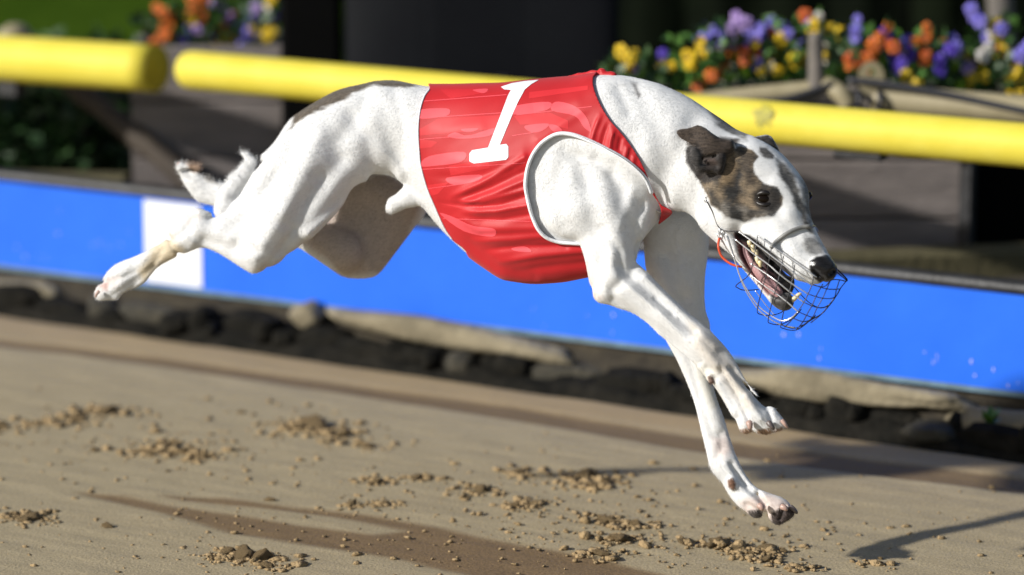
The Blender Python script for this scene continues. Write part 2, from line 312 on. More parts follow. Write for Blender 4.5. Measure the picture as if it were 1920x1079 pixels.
def kerb():
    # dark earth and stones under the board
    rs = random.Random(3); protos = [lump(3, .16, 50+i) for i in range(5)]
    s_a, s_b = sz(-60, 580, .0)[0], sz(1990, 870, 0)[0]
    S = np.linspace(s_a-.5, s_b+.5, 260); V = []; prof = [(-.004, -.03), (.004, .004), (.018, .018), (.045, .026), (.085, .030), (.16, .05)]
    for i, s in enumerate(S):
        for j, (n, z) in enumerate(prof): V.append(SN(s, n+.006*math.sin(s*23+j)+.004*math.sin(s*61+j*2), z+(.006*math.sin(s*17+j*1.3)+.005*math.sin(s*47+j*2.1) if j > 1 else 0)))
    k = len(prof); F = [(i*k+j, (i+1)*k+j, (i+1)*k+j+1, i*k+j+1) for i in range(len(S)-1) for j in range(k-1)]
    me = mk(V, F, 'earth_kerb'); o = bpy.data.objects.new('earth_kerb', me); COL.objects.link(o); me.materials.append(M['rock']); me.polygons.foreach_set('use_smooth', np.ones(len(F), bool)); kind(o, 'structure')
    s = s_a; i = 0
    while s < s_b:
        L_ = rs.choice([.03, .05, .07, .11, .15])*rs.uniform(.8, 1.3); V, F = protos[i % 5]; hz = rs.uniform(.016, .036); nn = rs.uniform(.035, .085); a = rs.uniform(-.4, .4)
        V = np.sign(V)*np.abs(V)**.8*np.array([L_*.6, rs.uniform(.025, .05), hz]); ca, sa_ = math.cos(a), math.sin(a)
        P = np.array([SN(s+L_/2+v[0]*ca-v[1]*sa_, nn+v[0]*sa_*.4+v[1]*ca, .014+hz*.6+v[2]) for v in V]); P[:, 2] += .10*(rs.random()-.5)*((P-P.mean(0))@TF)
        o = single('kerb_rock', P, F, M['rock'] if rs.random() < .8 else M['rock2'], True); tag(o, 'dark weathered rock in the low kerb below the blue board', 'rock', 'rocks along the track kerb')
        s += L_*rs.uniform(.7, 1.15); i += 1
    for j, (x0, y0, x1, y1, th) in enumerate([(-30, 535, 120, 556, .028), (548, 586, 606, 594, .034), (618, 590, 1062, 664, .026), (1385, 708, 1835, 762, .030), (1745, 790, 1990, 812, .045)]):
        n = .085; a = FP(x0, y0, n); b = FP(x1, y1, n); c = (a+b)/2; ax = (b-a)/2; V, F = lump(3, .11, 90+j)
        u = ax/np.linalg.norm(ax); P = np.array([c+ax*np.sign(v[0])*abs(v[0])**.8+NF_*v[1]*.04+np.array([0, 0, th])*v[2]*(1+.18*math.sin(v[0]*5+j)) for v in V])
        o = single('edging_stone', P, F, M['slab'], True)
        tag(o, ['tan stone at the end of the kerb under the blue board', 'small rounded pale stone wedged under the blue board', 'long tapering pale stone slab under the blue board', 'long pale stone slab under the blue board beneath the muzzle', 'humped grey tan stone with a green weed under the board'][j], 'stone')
    # weed
    c = FP(1857, 795, .02); Vv = []; Ff = []
    for i in range(26):
        a = rs.uniform(0, 6.28); l = rs.uniform(.02, .04); d = np.array([math.cos(a)*.6, math.sin(a)*.6, rs.uniform(.2, 1)]); w = np.array([-math.sin(a), math.cos(a), 0])*l*.3; b = len(Vv)
        Vv += [c, c+d*l*.5+w, c+d*l, c+d*l*.5-w]; Ff.append((b, b+1, b+2, b+3))
    o = single('weed', Vv, Ff, M['leafl']); tag(o, 'small fresh green weed growing among the kerb rocks', 'weed')
kerb()

# ------------------------------------------------------------------ yellow running pipe
def pipes():
    n = .17
    def pipe(px0, py0, px1, py1, r, label, caps):
        a, b = FP(px0, py0, n), FP(px1, py1, n); u = (b-a)/np.linalg.norm(b-a)
        e = empty('yellow_pipe', (a[0]*.5+b[0]*.5, a[1]*.5+b[1]*.5, 0)); tag(e, label, 'pipe rail')
        if caps:   # rounded start
            ts = [0, .004, .012, .022, .036]; rr = [.45, .72, .88, .96, 1]
            P = [a+u*t for t in ts]+[a+(b-a)*t for t in np.linspace(.04, 1, 24)]; R = [r*q for q in rr]+[r]*24
        else:
            P = [a+(b-a)*t for t in np.linspace(0, 1, 24)]; R = [r]*24
        V, F = tube(P, R, 40, True); bd = child('pipe', V, F, M['yellow'], e, False)
        for p in bd.data.polygons: p.use_smooth = len(p.vertices) == 4
        return e, u, a, b, r
    e, u, a, b, r = pipe(-420, 80, 292, 129, .0585, 'left-hand stretch of fat yellow pipe with a capped open end', False)
    V, F = tube([b+u*.0004, b+u*.0035], .0545, 36); child('end_cap', V, F, M['yellow_cap'], e)
    for px in (-200, 20):
        s, z = sz(px, 110, n); c = SN(s, n+.0, z-.075); V, F = box(c, TF*.03, NF_*.02, np.array([0, 0, .022]), .004); child('bracket', V, F, M['blackrub'], e)
    e, u, a, b, r = pipe(341, 130, 2250, 303, .0475, 'long yellow pipe rail running behind the greyhound', True)
    for px in (700, 1165, 1615, 2100):
        py = 130+(px-341)*.0905; s, z = sz(px, py, n); V, F = box(SN(s, n, z-.053), TF*.055, NF_*.022, np.array([0, 0, .009]), .004); child('bracket', V, F, M['blackrub'], e)
        V, F = box(SN(s, n+.30, z-.058), NF_*.28, TF*.012, np.array([0, 0, .008]), .003); child('support_arm', V, F, M['blackrub'], e)
        V, F = box(SN(s, n+.60, (z+BANK)/2-.05), np.array([0, 0, (z-BANK)/2]), NF_*.016, TF*.016, .003); child('support_post', V, F, M['blackrub'], e)
    # scuffed patch on the pipe near the dog's head
    c = FP(1447, 226, n); V = []; F = []
    for i in range(9):
        for j in range(9):
            t = (i-4)/4; q = (j-4)/4; ang = math.radians(200+60*q); sl = c+u*(t*.028*(1+.25*math.sin(5*q))); dn = np.cross(u, [0, 0, 1]); 
            V.append(sl+(np.array([0, 0, 1.0])*math.sin(math.radians(20+34*q))+ -NF_*math.cos(math.radians(20+34*q)))*(r+.0012))
    for i in range(8):
        for j in range(8):
            if abs((i-3.5))+abs(j-3.5) < 4.2+math.sin(i*3+j*2): F.append((i*9+j, i*9+j+1, i*9+j+10, i*9+j+9))
    child('scuff_mark', V, F, M['scuff'], e, True)
pipes()

# ------------------------------------------------------------------ planters, black cabinet, poles
def wall_box(name, px0, px1, py0, py1, dep, thick, label, cat, m, planks=0, seed=0):
    """upright box whose front faces the track; py1 is where it meets the bank"""
    a, b = W(px0, py1, dep), W(px1, py1, dep); b = np.array([b[0], a[1], a[2]]); top = W(px0, py0, dep); y = a[1]
    k = (top-CAM)*((y-CAM[1])/(top-CAM)[1])+CAM; z0, z1 = BANK-.02, k[2]
    e = empty(name, ((a[0]+b[0])/2, y+thick/2, z0)); tag(e, label, cat); x0, x1 = a[0], b[0]; rs = random.Random(seed)
    if planks:
        h = (z1-z0)/planks
        for i in range(planks):
            for (cx, cy, hx, hy) in (((x0+x1)/2, y+.014, (x1-x0)/2, .014), ((x0+x1)/2, y+thick-.014, (x1-x0)/2, .014), (x0+.014, y+thick/2, .0135, thick/2-.03), (x1-.014, y+thick/2, .0135, thick/2-.03)):
                dx = rs.uniform(-.003, .003); ax, ay = (np.array([hx, 0, 0]), np.array([0, hy, 0])) if hx > hy else (np.array([0, hy, 0]), np.array([hx, 0, 0]))
                V, F = box((cx, cy+dx, z0+h*(i+.5)), ax, ay, np.array([0, 0, h/2-.0025]), .004); child('plank', V, F, m, e)
        for cx in (x0+.045, x1-.045):
            for cy in (y+.045, y+thick-.045):
                V, F = box((cx, cy, (z0+z1)/2), (0, 0, (z1-z0)/2-.006), (.016, 0, 0), (0, .016, 0), .002); child('corner_post', V, F, M['olive'], e)
        zs = z1-.05; S = 14; V = []; F = []
        for i in range(S):
            for j in range(6): V.append((x0+.03+(x1-x0-.06)*i/(S-1), y+.03+(thick-.06)*j/5, zs+rs.uniform(-.01, .012)))
        for i in range(S-1):
            for j in range(5): F.append((i*6+j, i*6+j+1, i*6+j+7, i*6+j+6)[::-1])
        child('soil', V, F, M['soil'], e, True)
    return e, x0, x1, y, z0, z1
PL = wall_box('planter_box', 250, 532, 86, 372, 8.35, .34, 'grey brown plank planter box left of the black post', 'planter', M['plank'], 3, 1)
PR = wall_box('planter_box', 1150, 1802, 190, 462, 7.55, .34, 'wide grey brown plank planter box behind the greyhound head', 'planter', M['plank'], 3, 2)

def cabinet():
    dep = 8.2
    a, b, c = W(528, 300, dep+.05), W(638, 300, dep), W(1168, 300, dep-.35)
    # narrow post
    e = empty('black_post', (float(a[0]+b[0])/2, a[1]+.05, BANK)); tag(e, 'narrow matt black post beside the left planter', 'post')
    V, F = box(((a[0]+b[0])/2, a[1]+.09, BANK+.8), (0, 0, .82), ((b[0]-a[0])/2, 0, 0), (0, .07, 0), .012); child('post', V, F, M['blackpost'], e)
    V, F = box(((a[0]+b[0])/2, a[1]+.09, BANK+.01), (0, 0, .012), ((b[0]-a[0])/2+.02, 0, 0), (0, .09, 0), .004); child('base_plate', V, F, M['blackpost'], e)
    # large rounded black cabinet
    x0, x1 = b[0]+.006, c[0]; y = float(b[1]); cx = (x0+x1)/2; hw = (x1-x0)/2; dp = .30
    prof = []
    for t in np.linspace(math.pi, 0, 25):
        q = math.cos(t); prof.append((cx+hw*np.sign(q)*abs(q)**.55, y+.06-dp*.2*(math.sin(t)**.5)+(-.05*q)))
    prof += [(x1, y+dp), (x0, y+dp)]
    n = len(prof); z0, z1 = BANK-.01, BANK+1.5
    V = [(p[0], p[1], z0) for p in prof]+[(p[0], p[1], z1) for p in prof]; F = [(i, (i+1) % n, n+(i+1) % n, n+i)[::-1] for i in range(n)]+[tuple(range(n, 2*n))[::-1], tuple(range(n))]
    e = empty('black_cabinet', (cx, y+dp/2, BANK)); tag(e, 'tall black curved cabinet behind the yellow pipe', 'cabinet')
    child('shell', V, F, M['blackcab'], e, False)
    V = [(cx+(p[0]-cx)*1.01, y+.1+(p[1]-y-.1)*1.03, z) for z in (z1, z1+.03) for p in prof]; child('lid', V, F, M['blackcab'], e)
    V = [(cx+(p[0]-cx)*1.008, y+.1+(p[1]-y-.1)*1.02, z) for z in (z0, z0+.06) for p in prof]; child('plinth', V, F, M['blackrub'], e)
cabinet()
def crate():
    e, x0, x1, y, z0, z1 = wall_box('black_bin', 1806, 2060, 296, 466, 7.62, .28, 'low black bin at the end of the wide planter', 'bin', M['blackpost'])
    V, F = box(((x0+x1)/2, y+.14, (z0+z1)/2), ((x1-x0)/2, 0, 0), (0, .14, 0), (0, 0, (z1-z0)/2), .01); child('body', V, F, M['blackpost'], e)
    V, F = box(((x0+x1)/2, y+.14, z1+.008), ((x1-x0)/2+.006, 0, 0), (0, .146, 0), (0, 0, .008), .004); child('lid', V, F, M['blackpost'], e)
crate()

def timbers():
    for (a, b, h, m, lab) in [((-60, 300, 8.3), (236, 292, 8.25), .05, M['olive'], 'olive weathered sleeper in front of the dark leaves'), ((1500, 482, 7.40), (1960, 446, 7.50), .035, M['olive'], 'olive weathered sleeper under the wide planter')]:
        A, B = W(*a), W(*b); c = (A+B)/2; c[2] = BANK+h*.9; d = (B-A); d[2] = 0; u = d/np.linalg.norm(d); w = np.array([-u[1], u[0], 0])
        V, F = box(c, d/2, w*.05, np.array([0, 0, h]), .008); o = single('timber_sleeper', V, F, m); tag(o, lab, 'sleeper')
    # leaning pole
    A, B = W(30, 70, 8.52), W(372, 352, 8.22); V, F = tube([A+(B-A)*t for t in np.linspace(0, 1.05, 12)], [.030+.004*math.sin(i*2.1) for i in range(12)], 14)
    e = empty('leaning_pole', B); tag(e, 'dark round pole leaning across behind the left yellow pipe', 'pole'); child('shaft', V, F, M['darkwood'], e, True)
    P = W(22, 70, 8.52); V, F = lump(3, .1, 9); V = [P+np.array([v[0]*.055, v[1]*.05, v[2]*.035]) for v in V]; child('pole_head', V, F, M['conduit'], e, True)
    # tan irrigation pipe with cable, post and tab
    d = 7.42; e = empty('irrigation_pipe', W(1600, 185, d)); tag(e, 'tan irrigation pipe with clamps and black cable above the yellow pipe', 'pipe')
    def T(pts, r, name, m, seg=14):
        V, F = tube(crom([W(x, y, q) for x, y, q in pts], 6), r, seg); return child(name, V, F, m, e, True)
    T([(1300, 192, d+.05), (1420, 178, d+.03), (1545, 166, d)], .021, 'pipe', M['conduit'])
    T([(1640, 186, d-.02), (1780, 196, d-.08), (2000, 214, d-.18)], .034, 'pipe', M['conduit'], 18)
    T([(1430, 205, d), (1545, 178, d-.02), (1600, 168, d-.03)], .012, 'branch_pipe', M['greypost'])
    T([(1548, 160, d-.01), (1575, 175, d-.03), (1592, 196, d-.03)], .022, 'elbow', M['conduit'])
    T([(1600, 155, d-.02), (1620, 178, d-.02), (1640, 190, d-.03)], .026, 'coupling', M['greypost'])
    for x in (1608, 1648): T([(x, 170, d-.04), (x+3, 186, d-.075), (x, 215, d-.05)], .007, 'clamp', M['cable'])
    T([(1590, 150, d-.05), (1660, 158, d-.075), (1760, 175, d-.11), (1860, 196, d-.15), (2000, 226, d-.21)], .0085, 'cable', M['cable'])
    T([(1400, 196, d-.02), (1480, 184, d-.03), (1560, 158, d-.04)], .007, 'cable', M['cable'])
    # tab with a hole
    c = W(1634, 146, d-.06); R = .030; V = []; F = []
    for i in range(20):
        t = i/20*2*math.pi; x = math.cos(t)*R; z = math.sin(t)*R*1.25
        if z < 0: z *= 1.1; x *= 1.08
        for y in (0, .008): V.append(c+np.array([x, y, z])); V.append(c+np.array([math.cos(t)*.008, y, math.sin(t)*.008+.012]))
    for i in range(20):
        j = (i+1) % 20; a = i*4; b = j*4; F += [(a, b, b+1, a+1), (a+2, a+3, b+3, b+2), (a, a+2, b+2, b), (a+1, b+1, b+3, a+3)]
    child('bracket_tab', V, F, M['conduit'], e)
    A = W(1531, 182, d+.0); B = W(1529, 62, d+.0); V, F = tube([A+(B-A)*t for t in np.linspace(0, 1, 8)], [.022, .021, .020, .019, .018, .018, .017, .015], 12)
    e2 = single('stake', V, F, M['greypost'], True); tag(e2, 'weathered grey stake standing among the pansies', 'stake')
    A = G(1888, 150, BANK); A = W(1884, 175, 8.3); B = W(1872, -60, 8.3); V, F = tube([A+(B-A)*t for t in np.linspace(0, 1, 8)], .034, 14); o = single('grey_pole', V, F, M['greypost'], True); tag(o, 'thick grey pole rising behind the flowers', 'pole')
timbers()

def backdrop():  # black sheet added where the background is only shaded
    e = empty('shade_backdrop', SN(4.2, 2.9, BANK)); tag(e, 'added black sheet standing in for the shade behind the flower planter', 'backdrop')
    a = W(1120, 60, 10.6); b = W(2300, 60, 10.2); a[2] = b[2] = 0; d = b-a; u = d/np.linalg.norm(d); w = np.array([-u[1], u[0], 0])
    c = (a+b)/2; n = 60; V = []; F = []
    for i in range(n+1):
        for j in range(9):
            q = a+d*i/n+w*(.02*math.sin(i*.9)+.012*math.sin(i*2.3+j)); V.append((q[0], q[1], BANK+1.6*j/8))
    for i in range(n):
        for j in range(8): F.append((i*9+j, (i+1)*9+j, (i+1)*9+j+1, i*9+j+1))
    child('dark_sheet', V, F, M['dark_sheet'], e, True)
    for t in np.linspace(0, 1, 5):
        q = a+d*t+w*.04; V, F = tube([(q[0], q[1], BANK-.05), (q[0], q[1], BANK+1.62)], .025, 10); child('post', V, F, M['blackpost'], e, True)
backdrop()

# ------------------------------------------------------------------ plants
def leaf_cloud(c, ext, n, size, seed, up=.3):
    r = np.random.default_rng(seed); V = []; F = []
    for i in range(n):
        p = np.array(c)+np.array(ext)*r.uniform(-1, 1, 3)*np.array([1, 1, 1]); d = r.normal(size=3); d[2] = abs(d[2])*up+.1; d /= np.linalg.norm(d)
        s = np.cross(d, r.normal(size=3)); s /= np.linalg.norm(s); l = size*r.uniform(.6, 1.3); w = l*.36; nrm = np.cross(d, s)*l*.12; b = len(V)
        V += [p, p+d*l*.4+s*w-nrm, p+d*l*.45, p+d*l*.4-s*w-nrm, p+d*l]; F += [(b, b+1, b+2), (b, b+2, b+3), (b+1, b+4, b+2), (b+2, b+4, b+3)]
    return V, F
def pansy_mesh(r, m):
    V = []; F = []; mats = []
    spec = [(90, .62, .60, .010), (35, .60, .58, .006), (145, .60, .58, .006), (-28, .52, .56, 0), (208, .52, .56, 0), (-90, .56, .62, -.004)]
    for (ang, dist, rad, dz) in spec:
        a = math.radians(ang); cx, cz = math.cos(a)*r*dist, math.sin(a)*r*dist; b = len(V); V.append((cx, -.004-dz*.3, cz))
        for k in range(10):
            t = k*.6283; q = r*rad*(1+.09*math.sin(3*t+ang)); V.append((cx+math.cos(t)*q, dz*.5+.004*math.sin(2*t+ang), cz+math.sin(t)*q))
        F += [(b, b+1+k, b+1+(k+1) % 10) for k in range(10)]; mats += [0]*10
    b = len(V); V.append((0, -.009, 0))
    for k in range(8): t = k*.7854; V.append((math.cos(t)*r*.26, -.0075, math.sin(t)*r*.30))
    F += [(b, b+1+k, b+1+(k+1) % 8) for k in range(8)]; mats += [1]*8
    me = mk(V, F, 'pansy_flower'); me.materials.append(m); me.materials.append(EYEC); me.polygons.foreach_set('material_index', np.array(mats, np.int32)); return me
PM = {k: [pansy_mesh(.020, m), pansy_mesh(.024, m)] for k, m in FLOWER.items()}
def pansy(base, flowers, label, seed, spread=.06, hgt=.10, nleaf=60):
    r = random.Random(seed); e = empty('pansy_plant', base); tag(e, label, 'flowering plant', 'pansies in the planters')
    V, F = leaf_cloud(np.array(base)+[0, 0, hgt*.45], (spread, spread*1.0, hgt*.55), nleaf, .034, seed, .8); child('foliage', V, F, M['leaf'] if seed % 3 else M['leafl'], e)
    for (dx, dz, col) in flowers:
        o = bpy.data.objects.new('flower', r.choice(PM[col])); COL.objects.link(o); o.parent = e
        o.location = (dx, -spread*r.uniform(.3, 1.0), dz); o.rotation_euler = (r.uniform(-.5, .2), r.uniform(-.5, .5), r.uniform(-.7, .4)); s = r.uniform(.5, .85); o.scale = (s, s, s)
def plant_row(P, spec, dep_front, seed0):
    e, x0, x1, y, z0, z1 = P
    groups = {}
    for (px, py, col) in spec:
        key = round((px)/62); groups.setdefault(key, []).append((px, py, col))
    for i, (k_, fl) in enumerate(sorted(groups.items())):
        rs = random.Random(seed0+i); px = sum(f[0] for f in fl)/len(fl); yb = y+.09+rs.uniform(0, .12); zb = z1-.05
        def at(px_, py_): d = ray(px_, py_); t = (yb-CAM[1])/d[1]; return CAM+d*t
        bx = at(px, 100)[0]; base = (bx, yb, zb); F = []
        for f in fl:
            q = at(f[0], f[1]); F.append((q[0]-bx, q[2]-zb, f[2]))
            for _ in range(2): F.append((q[0]-bx+rs.uniform(-.032, .032), q[2]-zb+rs.uniform(-.03, .03), f[2] if rs.random() < .8 else rs.choice(list(FLOWER))))
        cols = [f[2] for f in fl]; main = max(sorted(set(cols)), key=cols.count); oth = [c for c in cols if c != main]
        lab = '%s pansies %sgrowing in the %s planter' % (main, ('mixed with %s blooms ' % oth[0]) if oth else '', 'wide' if P is PR else 'narrow left')
        pansy(base, F, lab, seed0+i, .065, max(.08, (at(px, min(f[1] for f in fl))[2]-zb)), 150)
plant_row(PR, [(1175, 125, 'yellow'), (1182, 105, 'yellow'), (1255, 118, 'yellow'), (1285, 97, 'yellow'), (1310, 75, 'yellow'), (1340, 65, 'blue'), (1345, 80, 'white'), (1372, 48, 'lilac'), (1385, 85, 'orange'), (1355, 115, 'orange'), (1330, 135, 'orange'), (1400, 60, 'blue'), (1392, 108, 'rust'), (1405, 110, 'yellow'), (1420, 58, 'violet'), (1425, 95, 'blue'), (1460, 72, 'yellow'), (1465, 50, 'blue'), (1455, 128, 'yellow'), (1490, 105, 'yellow'), (1510, 115, 'yellow'), (1515, 40, 'blue'), (1522, 60, 'yellow'), (1500, 82, 'blue'), (1575, 68, 'yellow'), (1600, 55, 'blue'), (1590, 120, 'orange'), (1610, 95, 'rust'), (1625, 105, 'rust'), (1645, 65, 'orange'), (1660, 60, 'violet'), (1670, 82, 'rust'), (1672, 108, 'violet'), (1700, 98, 'violet'), (1695, 138, 'yellow'), (1732, 68, 'orange'), (1728, 110, 'rust'), (1757, 105, 'violet'), (1785, 85, 'blue'), (1790, 98, 'white'), (1812, 98, 'yellow'), (1815, 145, 'yellow'), (1830, 35, 'blue'), (1832, 135, 'yellow'), (1848, 85, 'white'), (1868, 62, 'yellow'), (1870, 50, 'blue'), (1850, 110, 'yellow'), (1885, 150, 'yellow'), (1905, 100, 'blue'), (1908, 168, 'yellow'), (1895, 125, 'yellow')], 7.55, 100)
plant_row(PL, [(312, 20, 'orange'), (318, 45, 'orange'), (305, 62, 'orange'), (345, 72, 'violet'), (362, 50, 'violet'), (350, 85, 'violet'), (372, 8, 'orange'), (385, 2, 'orange'), (410, 60, 'orange'), (395, 78, 'yellow'), (415, 5, 'lilac'), (425, 28, 'blue'), (440, 35, 'violet'), (450, 64, 'yellow'), (432, 82, 'yellow'), (468, 30, 'blue'), (470, 60, 'blue'), (498, 20, 'white'), (502, 48, 'yellow'), (500, 65, 'yellow'), (505, 5, 'yellow'), (515, 30, 'blue')], 8.35, 200)

def bushes():
    for i, (px, py, d, ext, n, lab, m) in enumerate([
            (40, 250, 8.62, (.20, .14, .16), 900, 'leafy green bush at the far end behind the left yellow pipe', 'leafd'), (190, 245, 8.75, (.17, .12, .16), 700, 'leafy green bush between the leaning pole and left planter', 'leafd'),
            (110, 215, 8.95, (.22, .12, .20), 800, 'leafy dark bush behind the leaning pole', 'leaf')]):
        c = W(px, py, d); V, F = leaf_cloud(c, ext, n, .05, 300+i, .6); e = empty('bush', (c[0], c[1], BANK)); tag(e, lab, 'bush'); child('foliage', V, F, M[m], e)
        r = random.Random(i)
        for _ in range(5):
            t = c+np.array([r.uniform(-.12, .12), r.uniform(-.05, .05), .08]); V, F = tube([(c[0], c[1], BANK-.02), (c+t)/2, t], [.006, .004, .002], 6); child('stem', V, F, M['darkwood'], e)
    # dark hedge at the foot of the lawn
    a, b = W(-120, 92, 10.4), W(620, 70, 10.9); V = []; F = []
    for i in range(14):
        c = a+(b-a)*i/13; c[2] = BANK+.03; v, f = leaf_cloud(c, (.14, .12, .05), 260, .045, 400+i, .5); o = len(V); V += v; F += [tuple(q+o for q in g) for g in f]
    e = empty('low_hedge', ((a+b)/2*np.array([1, 1, 0])+np.array([0, 0, BANK]))); tag(e, 'low dark hedge along the foot of the lawn', 'hedge'); kind(child('foliage', V, F, M['leafd'], e), 'stuff')
bushes()

# ------------------------------------------------------------------ sand clods
def clods():
    r = random.Random(12); protos = []
    for i in range(6):
        V, F = lump(3, .30, 500+i); V = V*(1+.05*np.random.default_rng(i).normal(size=len(V)))[:, None]; me = mk(V, F, 'sand_clod'); me.materials.append(M['clod']); me.polygons.foreach_set('use_smooth', np.ones(len(F), bool)); protos.append((me, V, F))
    big = [(585, 800, 34), (560, 806, 22), (640, 818, 20), (690, 840, 18), (345, 850, 30), (300, 838, 26), (270, 850, 20), (375, 858, 20), (200, 772, 20), (145, 785, 22), (65, 795, 14), (1170, 1012, 26), (1125, 1040, 22), (895, 922, 22), (970, 888, 16), (1095, 895, 24), (1070, 900, 24), (1118, 915, 16), (1140, 905, 14), (705, 905, 18), (780, 898, 16), (50, 975, 26), (30, 968, 16), (65, 970, 14), (455, 1048, 26), (425, 1040, 18), (490, 1048, 24), (505, 1062, 18), (400, 1046, 16), (205, 990, 12), (1130, 975, 20), (1150, 980, 16), (1195, 985, 16), (1435, 1030, 20), (1410, 1040, 18), (1345, 1020, 20), (1380, 1030, 14), (1440, 1050, 18), (1330, 1025, 12), (180, 845, 12), (315, 885, 12), (965, 950, 14), (1010, 945, 16), (1280, 1020, 12), (1470, 1035, 12), (1645, 1058, 14), (1500, 1065, 14), (510, 940, 12), (655, 950, 14), (720, 945, 14), (0, 800, 14), (450, 775, 12)]
    for i, (px, py, s) in enumerate(big):
        c = G(px, py); o = bpy.data.objects.new('sand_clod', protos[i % 6][0]); COL.objects.link(o); k = s/1000*.55*np.linalg.norm(c-CAM)/6.2
        o.scale = (k*r.uniform(1.0, 1.7), k*r.uniform(.8, 1.3), k*r.uniform(.42, .72)); o.location = (c[0], c[1], k*.25); o.rotation_euler = (r.uniform(-.3, .3), r.uniform(-.3, .3), r.uniform(0, 6))
        tag(o, 'kicked up clod of damp sand lying on the track', 'sand clod', 'clods on the sand track')
    Vv = []; Ff = []; off = 0; V0, F0 = ico(1); F0 = np.array(F0); rg = np.random.default_rng(5)
    def add(px, py, s):
        nonlocal off
        c = G(px, py); k = s/1000*.5*np.linalg.norm(c-CAM)/6.2; v = V0*(1+rg.normal(size=len(V0))*.22)[:, None]*np.array([rg.uniform(.9, 1.9), rg.uniform(.8, 1.5), rg.uniform(.35, .9)])*k
        a = rg.uniform(0, 6.28); R = np.array([[math.cos(a), -math.sin(a), 0], [math.sin(a), math.cos(a), 0], [0, 0, 1]]); Vv.append(v@R.T+np.array([c[0], c[1], k*.25])); Ff.append(F0+off); off += len(V0)
    for (px, py, s) in big:                       # crumbs round each clod
        if s < 14: continue
        for _ in range(int(s*2.6)): add(px+rg.normal()*s*1.5, py+rg.normal()*s*.32, abs(rg.normal())*6.5+2.2)
    for _ in range(1150):
        q = rg.choice(5); cx, cy, w, h = [(250, 820, 260, 45), (900, 930, 300, 45), (450, 1010, 500, 60), (1300, 1000, 300, 50), (1000, 930, 900, 140)][q]
        px, py = cx+rg.normal()*w, cy+rg.normal()*h
        if py > 690+px*.11: add(px, py, abs(rg.normal())*4.5+1.6)
    V = np.vstack(Vv); F = np.vstack(Ff); me = mk_np(V, F, 'sand_crumbs'); o = bpy.data.objects.new('sand_crumbs', me); COL.objects.link(o); me.materials.append(M['clod'])
    kind(o, 'stuff'); o['label'] = 'scattered crumbs of sand on the track'; o['category'] = 'sand'
clods()
